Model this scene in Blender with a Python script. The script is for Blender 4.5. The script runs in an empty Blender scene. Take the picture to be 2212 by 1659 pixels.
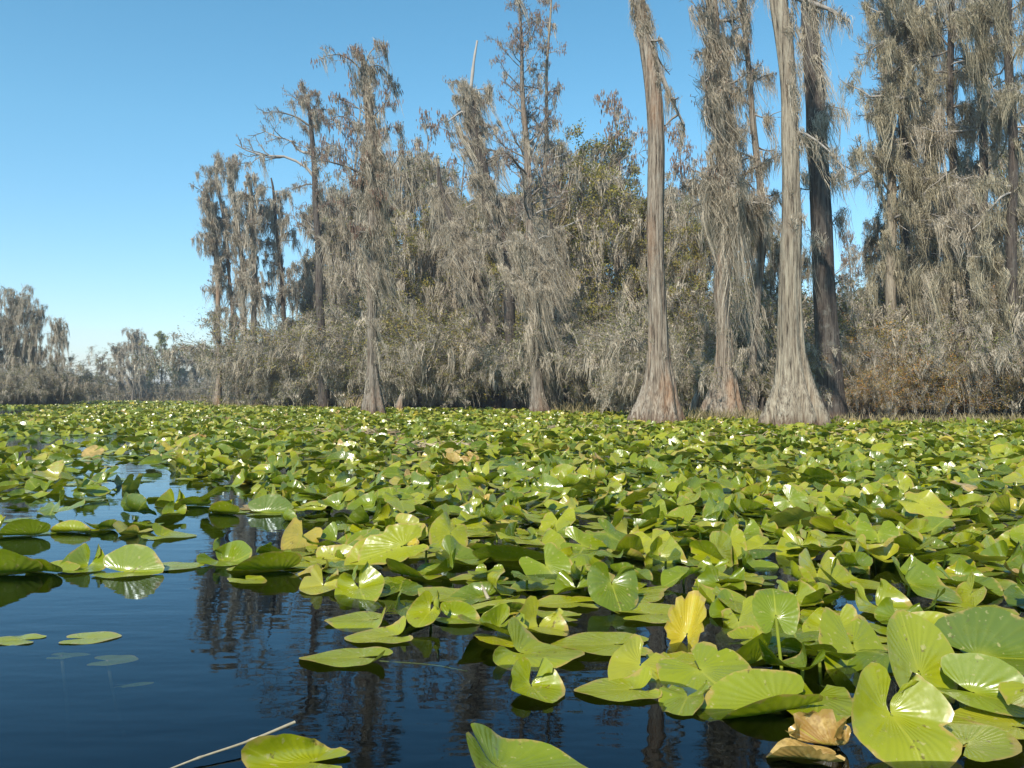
import bpy, math, random
import numpy as np
from mathutils import Vector
R = math.radians
PI = math.pi
rng = np.random.default_rng(7)
random.seed(7)
scene = bpy.context.scene
COL = scene.collection

# ------------------------------------------------------------------ camera geometry (frame measured as 2212 x 1659)
F = 1790.0
H = 0.85
PITCH = math.atan(27.5 / F)
cp, sp = math.cos(PITCH), math.sin(PITCH)

def ray(px, py):
    a = (px - 1106) / F
    b = (829.5 - py) / F
    return np.array([a, cp - b * sp, sp + b * cp])

def G(px, py, z=0.0):
    d = ray(px, py)
    t = (z - H) / d[2]
    return np.array([d[0] * t, d[1] * t, z])

def at(px, py, dist):
    d = ray(px, py)
    t = dist / d[1]
    return np.array([d[0] * t, dist, H + d[2] * t])

def dist_of(py):
    return G(1106, py)[1]

# ------------------------------------------------------------------ object helpers
def put(o, parent=None):
    COL.objects.link(o)
    if parent is not None:
        o.parent = parent
    return o

def tag(o, label=None, cat=None, group=None, kind=None):
    if label: o['label'] = label
    if cat: o['category'] = cat
    if group: o['group'] = group
    if kind: o['kind'] = kind
    return o

def empty(name, loc=(0, 0, 0), rz=0):
    o = bpy.data.objects.new(name, None)
    o.location = loc
    o.rotation_euler = (0, 0, rz)
    o.empty_display_size = 0.2
    return put(o)

def mesh_np(name, V, Q, mat, attrs=None, uv=None, smooth=True):
    """V (n,3), Q (m,4) quads -> mesh"""
    V = np.ascontiguousarray(V, dtype=np.float32)
    Q = np.ascontiguousarray(Q, dtype=np.int32)
    me = bpy.data.meshes.new(name)
    me.vertices.add(len(V)); me.vertices.foreach_set('co', V.ravel())
    me.loops.add(Q.size); me.loops.foreach_set('vertex_index', Q.ravel())
    me.polygons.add(len(Q))
    me.polygons.foreach_set('loop_start', np.arange(0, Q.size, 4, dtype=np.int32))
    me.polygons.foreach_set('loop_total', np.full(len(Q), 4, dtype=np.int32))
    me.update(calc_edges=True)
    me.polygons.foreach_set('use_smooth', np.full(len(Q), bool(smooth)))
    if attrs:
        for k, a in attrs.items():
            at_ = me.attributes.new(k, 'FLOAT', 'POINT')
            at_.data.foreach_set('value', np.ascontiguousarray(a, dtype=np.float32).ravel())
    if uv is not None:
        l = me.uv_layers.new(name='UVMap')
        l.data.foreach_set('uv', np.ascontiguousarray(uv[Q.ravel()], dtype=np.float32).ravel())
    me.materials.append(mat)
    return me

def mobj(name, V, Q, mat, parent=None, **k):
    return put(bpy.data.objects.new(name, mesh_np(name, V, Q, mat, **k)), parent)

class Acc:
    def __init__(s): s.V = []; s.Q = []; s.n = 0
    def add(s, V, Q):
        if len(V) == 0: return
        s.V.append(V.reshape(-1, 3)); s.Q.append(Q.reshape(-1, 4) + s.n); s.n += V.reshape(-1, 3).shape[0]
    def get(s): return np.concatenate(s.V), np.concatenate(s.Q)
    def obj(s, name, mat, parent=None, **k):
        if not s.V: return None
        V, Q = s.get()
        return mobj(name, V, Q, mat, parent, **k)

def ribbons(P, W, face):
    """P (N,K,3) centre lines, W (N,K) widths, face (N,) orientation angle"""
    N, K, _ = P.shape
    s = np.stack([np.cos(face), np.sin(face), np.zeros(N)], -1)[:, None, :] * (W[..., None] * 0.5)
    V = np.stack([P - s, P + s], 2)           # N,K,2,3
    b = (np.arange(N) * K * 2)[:, None]
    k = np.arange(K - 1)[None, :] * 2
    a = b + k
    Q = np.stack([a, a + 1, a + 3, a + 2], -1)
    return V.reshape(-1, 3), Q.reshape(-1, 4)

def tubes(P, Rr, sides=4):
    """P (N,K,3), Rr (N,K)"""
    N, K, _ = P.shape
    T = np.gradient(P, axis=1)
    T /= np.linalg.norm(T, axis=-1, keepdims=True) + 1e-9
    ref = np.where(np.abs(T[..., 2:3]) > 0.8, np.array([1.0, 0, 0]), np.array([0, 0, 1.0]))
    A = np.cross(T, ref); A /= np.linalg.norm(A, axis=-1, keepdims=True) + 1e-9
    B = np.cross(T, A)
    th = np.arange(sides) * 2 * PI / sides
    V = P[:, :, None, :] + Rr[:, :, None, None] * (A[:, :, None, :] * np.cos(th)[None, None, :, None] + B[:, :, None, :] * np.sin(th)[None, None, :, None])
    b = (np.arange(N) * K * sides)[:, None, None]
    k = (np.arange(K - 1) * sides)[None, :, None]
    j = np.arange(sides)[None, None, :]
    j2 = (j + 1) % sides
    Q = np.stack([b + k + j, b + k + j2, b + k + sides + j2, b + k + sides + j], -1)
    return V.reshape(-1, 3), Q.reshape(-1, 4)

def catmull(P, n):
    P = np.asarray(P, float)
    m = len(P)
    if m == 2:
        t = np.linspace(0, 1, n)[:, None]
        return P[0] * (1 - t) + P[1] * t
    E = np.concatenate([[2 * P[0] - P[1]], P, [2 * P[-1] - P[-2]]])
    seg = np.linalg.norm(np.diff(P[:, :3], axis=0), axis=1)
    cum = np.concatenate([[0], np.cumsum(seg)]); s = np.linspace(0, cum[-1], n)
    i = np.clip(np.searchsorted(cum, s, side='right') - 1, 0, m - 2)
    t = ((s - cum[i]) / np.maximum(seg[i], 1e-9))[:, None]
    p0, p1, p2, p3 = E[i], E[i + 1], E[i + 2], E[i + 3]
    return 0.5 * (2 * p1 + (p2 - p0) * t + (2 * p0 - 5 * p1 + 4 * p2 - p3) * t ** 2 + (3 * p1 - p0 - 3 * p2 + p3) * t ** 3)

# ------------------------------------------------------------------ materials
class NT:
    def __init__(s, name):
        s.m = bpy.data.materials.new(name); s.m.use_nodes = True
        s.t = s.m.node_tree; s.t.nodes.clear(); s.n = s.t.nodes; s.l = s.t.links
        s.out = s.n.new('ShaderNodeOutputMaterial')
    def node(s, typ, **k):
        n = s.n.new('ShaderNode' + typ)
        for a, v in k.items():
            if a.startswith('_'): setattr(n, a[1:], v)
            elif isinstance(v, bpy.types.NodeSocket): s.l.new(v, n.inputs[a])
            else: n.inputs[a].default_value = v
        return n
    def math(s, op, a, b=None, c=None):
        n = s.n.new('ShaderNodeMath'); n.operation = op
        for i, v in enumerate((a, b, c)):
            if v is None: continue
            if isinstance(v, bpy.types.NodeSocket): s.l.new(v, n.inputs[i])
            else: n.inputs[i].default_value = v
        return n.outputs[0]
    def ramp(s, fac, stops, interp='LINEAR'):
        n = s.n.new('ShaderNodeValToRGB'); n.color_ramp.interpolation = interp
        cr = n.color_ramp
        while len(cr.elements) < len(stops): cr.elements.new(0.5)
        for e, (p, c) in zip(cr.elements, stops):
            e.position = p; e.color = (*c, 1) if len(c) == 3 else c
        s.l.new(fac, n.inputs[0])
        return n.outputs[0]
    def mix(s, fac, a, b, typ='MIX'):
        n = s.n.new('ShaderNodeMix'); n.data_type = 'RGBA'; n.blend_type = typ
        for i, v in ((0, fac), (6, a), (7, b)):
            if isinstance(v, bpy.types.NodeSocket): s.l.new(v, n.inputs[i])
            else: n.inputs[i].default_value = v if i == 0 else ((*v, 1) if len(v) == 3 else v)
        return n.outputs[2]
    def noise(s, vec, scale, detail=3, rough=0.5, out=0):
        n = s.node('TexNoise', Scale=scale, Detail=detail, Roughness=rough)
        if vec is not None: s.l.new(vec, n.inputs['Vector'])
        return n.outputs[out]
    def mapping(s, vec, scale=(1, 1, 1)):
        n = s.n.new('ShaderNodeMapping'); n.inputs['Scale'].default_value = scale
        s.l.new(vec, n.inputs['Vector']); return n.outputs[0]

def thin_mat(name, stops, transl=0.3, noise_scale=1.5, rough=0.8, spread=1.0, spec=0.2, dark=0.0):
    """leafy or mossy thin surface: colour from the island's own random value and a broad noise"""
    t = NT(name)
    g = t.node('NewGeometry')
    rnd = g.outputs['Random Per Island']
    oi = t.node('ObjectInfo')
    co = t.node('TexCoord').outputs['Object']
    nz = t.noise(co, noise_scale, 2)
    f = t.math('ADD', t.math('MULTIPLY', rnd, 0.6 * spread), t.math('MULTIPLY', nz, 0.8))
    f = t.math('ADD', f, t.math('MULTIPLY', oi.outputs['Random'], 0.12))
    f = t.math('SUBTRACT', f, 0.22 + 0.0)
    col = t.ramp(f, stops)
    b = t.node('BsdfPrincipled', Roughness=rough)
    b.inputs['Specular IOR Level'].default_value = spec
    t.l.new(col, b.inputs['Base Color'])
    tr = t.node('BsdfTranslucent'); t.l.new(col, tr.inputs['Color'])
    mx = t.node('MixShader', Fac=transl)
    t.l.new(b.outputs[0], mx.inputs[1]); t.l.new(tr.outputs[0], mx.inputs[2])
    t.l.new(mx.outputs[0], t.out.inputs['Surface'])
    return t.m

def bark_mat(name, c_dark, c_mid, c_light, c_red, red_amt=0.35, low=0.0):
    t = NT(name)
    co = t.node('TexCoord').outputs['Object']
    st = t.mapping(co, (9, 9, 0.55))
    n1 = t.noise(st, 1.6, 6, 0.62)
    n2 = t.noise(t.mapping(co, (22, 22, 1.4)), 1.5, 4, 0.6)
    n3 = t.noise(t.mapping(co, (1.6, 1.6, 0.35)), 1.0, 3, 0.5)
    nn = t.math('ADD', t.math('MULTIPLY', n1, 0.62), t.math('MULTIPLY', n2, 0.38))
    col = t.ramp(nn, [(0.38, c_dark), (0.47, c_mid), (0.60, c_light)])
    redf = t.ramp(n3, [(0.50, (0, 0, 0)), (0.68, (1, 1, 1))])
    redm = t.math('MULTIPLY', redf, red_amt)
    col = t.mix(redm, col, c_red)
    lich = t.ramp(t.noise(co, 3.5, 5, 0.7), [(0.55, (0, 0, 0)), (0.7, (1, 1, 1))])
    col = t.mix(t.math('MULTIPLY', lich, 0.35), col, (0.30, 0.30, 0.25))
    sz = t.node('SeparateXYZ'); t.l.new(co, sz.inputs[0])
    stain = t.ramp(t.math('ADD', sz.outputs[2], t.math('MULTIPLY', n1, 0.5)), [(0.30, (1, 1, 1)), (0.62, (0, 0, 0))])
    col = t.mix(t.math('MULTIPLY', stain, 0.8), col, (0.13, 0.075, 0.045))
    b = t.node('BsdfPrincipled', Roughness=0.92)
    b.inputs['Specular IOR Level'].default_value = 0.15
    t.l.new(col, b.inputs['Base Color'])
    h = t.math('ADD', t.math('MULTIPLY', n1, 0.7), t.math('MULTIPLY', n2, 0.4))
    bp = t.node('Bump', Strength=1.0, Distance=0.12); t.l.new(h, bp.inputs['Height'])
    t.l.new(bp.outputs[0], b.inputs['Normal'])
    t.l.new(b.outputs[0], t.out.inputs['Surface'])
    return t.m

M = {}
M['bark_grey'] = bark_mat('bark_grey', (0.050, 0.040, 0.032), (0.20, 0.165, 0.125), (0.33, 0.29, 0.235), (0.25, 0.135, 0.075), 0.45)
M['bark_pale'] = bark_mat('bark_pale', (0.060, 0.048, 0.034), (0.27, 0.225, 0.165), (0.44, 0.385, 0.285), (0.26, 0.18, 0.12), 0.25)
M['bark_dark'] = bark_mat('bark_dark', (0.035, 0.029, 0.024), (0.085, 0.070, 0.058), (0.15, 0.128, 0.105), (0.10, 0.06, 0.04), 0.3)
M['bark_red'] = bark_mat('bark_red', (0.055, 0.042, 0.032), (0.24, 0.19, 0.14), (0.42, 0.36, 0.28), (0.34, 0.18, 0.09), 0.6)
M['twig'] = thin_mat('twig', [(0.15, (0.10, 0.085, 0.07)), (0.5, (0.22, 0.195, 0.165)), (0.85, (0.36, 0.33, 0.29))], 0.0, 0.8)
M['twig_pale'] = thin_mat('twig_pale', [(0.15, (0.22, 0.20, 0.17)), (0.5, (0.36, 0.33, 0.29)), (0.85, (0.5, 0.47, 0.42))], 0.0, 0.8)
M['moss'] = thin_mat('moss', [(0.10, (0.17, 0.138, 0.094)), (0.45, (0.40, 0.345, 0.255)), (0.9, (0.64, 0.565, 0.44))], 0.25, 0.9)
M['moss_green'] = thin_mat('moss_green', [(0.10, (0.155, 0.13, 0.078)), (0.45, (0.37, 0.325, 0.215)), (0.9, (0.60, 0.53, 0.38))], 0.25, 0.9)
M['catkin'] = thin_mat('catkin', [(0.1, (0.11, 0.065, 0.045)), (0.55, (0.19, 0.125, 0.09)), (0.9, (0.28, 0.18, 0.12))], 0.1)
M['leaf_olive'] = thin_mat('leaf_olive', [(0.08, (0.05, 0.065, 0.015)), (0.45, (0.15, 0.165, 0.04)), (0.7, (0.25, 0.24, 0.06)), (0.9, (0.33, 0.24, 0.07))], 0.3, 0.7, 0.5, 1.0, 0.4)
M['leaf_orange'] = thin_mat('leaf_orange', [(0.08, (0.06, 0.06, 0.018)), (0.4, (0.24, 0.19, 0.035)), (0.6, (0.45, 0.27, 0.04)), (0.8, (0.50, 0.20, 0.05))], 0.3, 0.9, 0.5, 1.0, 0.4)
M['leaf_yellow'] = thin_mat('leaf_yellow', [(0.08, (0.09, 0.10, 0.02)), (0.45, (0.24, 0.225, 0.04)), (0.75, (0.36, 0.29, 0.05)), (0.95, (0.36, 0.19, 0.05))], 0.35, 0.8, 0.5, 1.0, 0.4)
M['leaf_fresh'] = thin_mat('leaf_fresh', [(0.08, (0.16, 0.18, 0.07)), (0.45, (0.32, 0.35, 0.14)), (0.9, (0.42, 0.44, 0.2))], 0.3, 0.5)
M['grass'] = thin_mat('grass', [(0.1, (0.10, 0.10, 0.03)), (0.5, (0.26, 0.21, 0.10)), (0.9, (0.42, 0.34, 0.19))], 0.25, 0.5)
M['straw'] = thin_mat('straw', [(0.1, (0.22, 0.15, 0.08)), (0.5, (0.40, 0.31, 0.18)), (0.9, (0.55, 0.45, 0.28))], 0.2, 0.5)

def pad_mat():
    t = NT('lily_pad')
    tone = t.node('Attribute', _attribute_name='tone').outputs['Fac']
    rho = t.node('Attribute', _attribute_name='rho').outputs['Fac']
    uv = t.node('UVMap').outputs[0]
    sx = t.node('SeparateXYZ'); t.l.new(uv, sx.inputs[0])
    x, y = sx.outputs[0], sx.outputs[1]
    co = t.node('TexCoord').outputs['Object']
    # pinnate veins that leave the midrib forward, radial ones in the lobes
    ay = t.math('ABSOLUTE', y)
    ang = t.math('ARCTAN2', ay, t.math('ADD', t.math('MULTIPLY', x, 0.55), 0.02))
    wav = t.math('SINE', t.math('MULTIPLY', ang, 34.0))
    vein = t.math('MULTIPLY_ADD', wav, 0.5, 0.5)
    vein3 = t.math('POWER', vein, 5.0)
    fade = t.math('MULTIPLY', t.ramp(rho, [(0.05, (0, 0, 0)), (0.3, (1, 1, 1)), (0.85, (1, 1, 1)), (1.0, (0.2, 0.2, 0.2))]), 1.0)
    base = t.ramp(tone, [(0.0, (0.050, 0.090, 0.004)), (0.35, (0.180, 0.232, 0.004)), (0.62, (0.325, 0.330, 0.008)), (0.78, (0.38, 0.35, 0.06)),
                         (0.86, (0.52, 0.40, 0.025)), (0.92, (0.45, 0.32, 0.11)), (1.0, (0.30, 0.13, 0.02))])
    n = t.noise(co, 9, 4, 0.6)
    base = t.mix(t.math('MULTIPLY', t.ramp(n, [(0.45, (0, 0, 0)), (0.72, (1, 1, 1))]), 0.45), base, (0.20, 0.24, 0.035))
    # yellow heart and midrib
    heart = t.ramp(rho, [(0.0, (1, 1, 1)), (0.16, (0.35, 0.35, 0.35)), (0.30, (0, 0, 0))])
    rib = t.ramp(t.math('ADD', ay, t.math('MULTIPLY', x, 0.012)), [(0.008, (1, 1, 1)), (0.02, (0, 0, 0))])
    front = t.math('GREATER_THAN', x, 0.0)
    yel = t.math('MAXIMUM', t.math('MULTIPLY', heart, 0.55), t.math('MULTIPLY', t.math('MULTIPLY', rib, front), 0.55))
    yel = t.math('MAXIMUM', yel, t.math('MULTIPLY', t.math('MULTIPLY', vein3, fade), 0.07))
    col = t.mix(yel, base, (0.42, 0.42, 0.04))
    # worn brown edge and spots
    n2 = t.noise(t.mapping(co, (1, 1, 1)), 14, 4, 0.7)
    e = t.math('ADD', t.math('MULTIPLY', rho, 0.75), t.math('MULTIPLY', n2, 0.55))
    e = t.math('ADD', e, t.math('MULTIPLY', tone, 0.12))
    wear = t.ramp(e, [(1.04, (0, 0, 0)), (1.10, (1, 1, 1))]) if False else t.ramp(t.math('MULTIPLY', e, 0.8), [(0.825, (0, 0, 0)), (0.875, (1, 1, 1))])
    col = t.mix(t.math('MULTIPLY', wear, 0.75), col, (0.40, 0.27, 0.07))
    sp_ = t.ramp(t.noise(co, 55, 2, 0.5), [(0.655, (0, 0, 0)), (0.70, (1, 1, 1))])
    col = t.mix(t.math('MULTIPLY', sp_, 0.6), col, (0.44, 0.38, 0.15))
    sd_ = t.ramp(t.noise(co, 30, 3, 0.7), [(0.66, (0, 0, 0)), (0.69, (1, 1, 1))])
    col = t.mix(t.math('MULTIPLY', sd_, 0.7), col, (0.12, 0.07, 0.02))
    rot = t.math('MULTIPLY', t.math('GREATER_THAN', tone, 0.9), t.ramp(t.noise(co, 17, 4, 0.7), [(0.46, (0, 0, 0)), (0.58, (1, 1, 1))]))
    col = t.mix(t.math('MULTIPLY', rot, 0.85), col, (0.62, 0.42, 0.14))
    b = t.node('BsdfPrincipled', IOR=1.45)
    b.inputs['Specular IOR Level'].default_value = 1.0
    rg = t.math('MULTIPLY_ADD', n, 0.20, 0.17)
    t.l.new(rg, b.inputs['Roughness'])
    t.l.new(col, b.inputs['Base Color'])
    hh = t.math('ADD', t.math('MULTIPLY', t.math('MULTIPLY', t.math('MULTIPLY', vein, fade), n), -0.0018), t.math('ADD', t.math('MULTIPLY', t.noise(co, 26, 2, 0.5), 0.0022), t.math('MULTIPLY', t.noise(co, 8, 2, 0.5), 0.014)))
    bp = t.node('Bump', Strength=0.75, Distance=1.0); t.l.new(hh, bp.inputs['Height'])
    t.l.new(bp.outputs[0], b.inputs['Normal'])
    tr = t.node('BsdfTranslucent')
    t.l.new(t.mix(0.5, col, (0.42, 0.50, 0.01)), tr.inputs['Color'])
    mx = t.node('MixShader', Fac=0.20)
    t.l.new(b.outputs[0], mx.inputs[1]); t.l.new(tr.outputs[0], mx.inputs[2])
    t.l.new(mx.outputs[0], t.out.inputs['Surface'])
    return t.m
M['pad'] = pad_mat()
def plain(name, col, rough=0.5, nscale=10, var=0.4, spec=0.4):
    t = NT(name)
    co = t.node('TexCoord').outputs['Object']
    n = t.noise(co, nscale, 4, 0.6)
    c2 = tuple(c * (1 - var) for c in col)
    c = t.ramp(n, [(0.3, c2), (0.7, col)])
    b = t.node('BsdfPrincipled', Roughness=rough); b.inputs['Specular IOR Level'].default_value = spec
    t.l.new(c, b.inputs['Base Color']); t.l.new(b.outputs[0], t.out.inputs['Surface'])
    return t.m
M['stem'] = plain('stem', (0.30, 0.36, 0.04), 0.4)
M['stem_under'] = plain('stem_under', (0.34, 0.25, 0.10), 0.6)
M['twig_lying'] = plain('twig_lying', (0.42, 0.36, 0.24), 0.7, 30)
M['soil'] = plain('soil', (0.055, 0.042, 0.03), 0.95, 2.0, 0.5, 0.1)

def water_mat():
    t = NT('water')
    co = t.node('TexCoord').outputs['Object']
    n1 = t.noise(t.mapping(co, (3.0, 7.0, 1)), 1.0, 2, 0.5)
    n2 = t.noise(t.mapping(co, (9, 22, 1)), 1.0, 2, 0.5)
    patch = t.ramp(t.noise(t.mapping(co, (0.5, 0.9, 1)), 1.0, 2), [(0.42, (0.25, 0.25, 0.25)), (0.62, (1, 1, 1))])
    h = t.math('ADD', t.math('MULTIPLY', n1, 0.006), t.math('MULTIPLY', t.math('MULTIPLY', n2, patch), 0.0016))
    bp = t.node('Bump', Strength=0.30, Distance=1.0); t.l.new(h, bp.inputs['Height'])
    fr = t.node('Fresnel', IOR=1.33); t.l.new(bp.outputs[0], fr.inputs['Normal'])
    gl = t.node('BsdfGlossy', Roughness=0.015); gl.inputs['Color'].default_value = (0.74, 0.88, 1.0, 1)
    t.l.new(bp.outputs[0], gl.inputs['Normal'])
    tr = t.node('BsdfTransparent'); tr.inputs['Color'].default_value = (0.62, 0.66, 0.66, 1)
    mx = t.node('MixShader'); t.l.new(fr.outputs[0], mx.inputs[0])
    t.l.new(tr.outputs[0], mx.inputs[1]); t.l.new(gl.outputs[0], mx.inputs[2])
    t.l.new(mx.outputs[0], t.out.inputs['Surface'])
    va = t.node('VolumeAbsorption', Density=16.0); va.inputs['Color'].default_value = (0.30, 0.42, 0.48, 1)
    t.l.new(va.outputs[0], t.out.inputs['Volume'])
    return t.m
M['water'] = water_mat()

# ------------------------------------------------------------------ shoreline, ground, water
SHORE_PX = [(150, 867.0), (430, 870.0), (520, 878.5), (700, 881), (900, 884), (1120, 886), (1330, 891), (1480, 903), (1650, 908), (1850, 914), (2050, 913), (2260, 909)]
SHORE = np.array([G(*p)[:2] for p in SHORE_PX])
SHORE = np.concatenate([[[-170, 190]], [[-95, 175]], SHORE, [[40, 24]], [[90, 10]], [[160, -30]]])
NEARL = np.array([[-140, 40], [-75, 63], [-52, 71], [-44, 75], [-43, 82], [-56, 95], [-90, 130], [-140, 175]])   # wooded point on the left

def seg_dist(X, Y, poly):
    best = np.full(X.shape, 1e9); sign = np.zeros(X.shape)
    for a, b in zip(poly[:-1], poly[1:]):
        d = b - a; L2 = (d ** 2).sum()
        t = np.clip(((X - a[0]) * d[0] + (Y - a[1]) * d[1]) / L2, 0, 1)
        qx = X - (a[0] + t * d[0]); qy = Y - (a[1] + t * d[1])
        dd = np.hypot(qx, qy)
        cr = d[0] * (Y - a[1]) - d[1] * (X - a[0])
        m = dd < best
        best = np.where(m, dd, best); sign = np.where(m, np.sign(cr), sign)
    return best * sign

def land(X, Y):
    """>0 metres inside land"""
    a = seg_dist(X, Y, SHORE)           # left side of the path (far side) positive
    b = -seg_dist(X, Y, NEARL) if False else None
    # point on the left: polygon test
    inside = np.zeros(X.shape, bool)
    n = len(NEARL)
    for i in range(n):
        x1, y1 = NEARL[i]; x2, y2 = NEARL[(i + 1) % n]
        c = ((y1 > Y) != (y2 > Y)) & (X < (x2 - x1) * (Y - y1) / (y2 - y1 + 1e-12) + x1)
        inside ^= c
    dd = np.abs(seg_dist(X, Y, np.concatenate([NEARL, NEARL[:1]])))
    b = np.where(inside, dd, -dd)
    return np.maximum(a, b)

def build_ground():
    xs = np.unique(np.concatenate([np.linspace(-2500, -200, 12), np.linspace(-200, 150, 176), np.linspace(150, 2500, 12)]))
    ys = np.unique(np.concatenate([np.linspace(-2500, -40, 8), np.linspace(-40, 260, 151), np.linspace(260, 3000, 12)]))
    X, Y = np.meshgrid(xs, ys, indexing='ij')
    s = land(X, Y)
    Z = np.clip(s * 0.25, -1.3, 0.22) + 0.02 * np.sin(X * 1.7) * np.sin(Y * 1.3)
    Z = np.where(s < -3, -1.3, Z)
    n, m = X.shape
    V = np.stack([X, Y, Z], -1).reshape(-1, 3)
    i, j = np.meshgrid(np.arange(n - 1), np.arange(m - 1), indexing='ij')
    a = i * m + j
    Q = np.stack([a, a + m, a + m + 1, a + 1], -1).reshape(-1, 4)
    o = mobj('ground', V, Q, M['soil'])
    tag(o, 'dark wooded bank and pond bed under the cypress trees', 'ground', kind='structure')

def build_water():
    x0, x1, y0, y1, z0 = -1500, 1500, -600, 2000, -1.9
    V = np.array([[x0, y0, 0], [x1, y0, 0], [x1, y1, 0], [x0, y1, 0], [x0, y0, z0], [x1, y0, z0], [x1, y1, z0], [x0, y1, z0]], float)
    Q = np.array([[0, 1, 2, 3], [7, 6, 5, 4], [0, 4, 5, 1], [1, 5, 6, 2], [2, 6, 7, 3], [3, 7, 4, 0]])
    o = mobj('water', V, Q, M['water'], smooth=False)
    tag(o, 'still dark swamp water mirroring sky and cypress trunks', 'water', kind='structure')
build_ground(); build_water()

# ------------------------------------------------------------------ trees
def trunk_mesh(C, rad, sides=28, flute=0.0, lobes=9, seed=0, flare_z=2.0):
    """C (n,3) centre line, rad (n,)"""
    r_ = np.random.default_rng(seed)
    n = len(C)
    th = np.arange(sides) * 2 * PI / sides
    z = C[:, 2] - C[0, 2]
    low = np.exp(-z / flare_z)[:, None]
    prof = np.zeros((1, sides))
    for k in range(4):
        prof = prof + np.cos((lobes + k * 2 - 3) * th + r_.uniform(0, 6.28))[None] * (0.5 / (k * 0.5 + 1))
    zz_ = z[:, None]
    ridg = np.abs(np.sin(th[None] * lobes * 0.5 + 0.25 * np.sin(zz_ * 0.8) + r_.uniform(0, 6))) ** 0.6 - 0.65
    ridg2 = np.abs(np.sin(th[None] * (lobes * 1.5 + 1) + 0.4 * np.sin(zz_ * 0.5))) ** 0.7 - 0.65
    ridge = flute * (0.75 * ridg + 0.35 * ridg2) * np.exp(-zz_ / (flare_z * 2.2)) + 0.045 * ridg2
    prof2 = np.cos(3 * th[None] + z[:, None] * 0.25 + r_.uniform(0, 6)) * 0.05 + np.cos(7 * th[None] + z[:, None] * 0.4) * 0.03
    mul = 1 + flute * low * np.clip(prof, -1.1, 1.1) * 0.30 + ridge + prof2 + r_.normal(0, 0.010, (n, sides))
    T = np.gradient(C, axis=0); T /= np.linalg.norm(T, axis=1, keepdims=True)
    A = np.cross(T, [0, 1.0, 0]); A /= np.linalg.norm(A, axis=1, keepdims=True)
    B = np.cross(T, A)
    V = C[:, None, :] + (rad[:, None] * mul)[..., None] * (A[:, None] * np.cos(th)[None, :, None] + B[:, None] * np.sin(th)[None, :, None])
    k = (np.arange(n - 1) * sides)[:, None]; j = np.arange(sides)[None]; j2 = (j + 1) % sides
    Q = np.stack([k + j, k + j2, k + sides + j2, k + sides + j], -1).reshape(-1, 4)
    return V.reshape(-1, 3), Q

def interp_line(P, t):
    """P (N,K,3), idx with t (N,m) in 0..1 -> points (N,m,3), directions"""
    N, K, _ = P.shape
    x = np.clip(t, 0, 0.9999) * (K - 1); i = x.astype(int); f = (x - i)[..., None]
    ar = np.arange(N)[:, None]
    a = P[ar, i]; b = P[ar, i + 1]
    d = b - a
    return a * (1 - f) + b * f, d / (np.linalg.norm(d, axis=-1, keepdims=True) + 1e-9)

def spawn(rg, O, D, L, K, curl, up):
    """grow polylines from origins O (N,3) along D (N,3), length L (N,)"""
    N = len(O)
    P = np.zeros((N, K, 3)); P[:, 0] = O
    d = D.copy()
    for k in range(1, K):
        d = d + rg.normal(0, curl, (N, 3)) + np.array([0, 0, up])
        d /= np.linalg.norm(d, axis=1, keepdims=True)
        P[:, k] = P[:, k - 1] + d * (L / (K - 1))[:, None]
    return P

def children(rg, P, L, n, ratio, spread, t0=0.25, K=5, curl=0.22, up=0.03, flat=0.5):
    N = len(P)
    t = rg.uniform(t0, 1.0, (N, n))
    O, D = interp_line(P, t)
    O = O.reshape(-1, 3); D = D.reshape(-1, 3)
    rnd = rg.normal(0, 1, O.shape); rnd[:, 2] *= flat
    rnd -= D * (rnd * D).sum(1, keepdims=True)
    rnd /= np.linalg.norm(rnd, axis=1, keepdims=True) + 1e-9
    d = D * math.cos(spread) + rnd * math.sin(spread)
    Lc = (np.repeat(L, n) * ratio * rg.uniform(0.5, 1.25, N * n) * (1.15 - 0.6 * t.ravel()))
    return spawn(rg, O, d, Lc, K, curl, up), Lc

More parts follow.
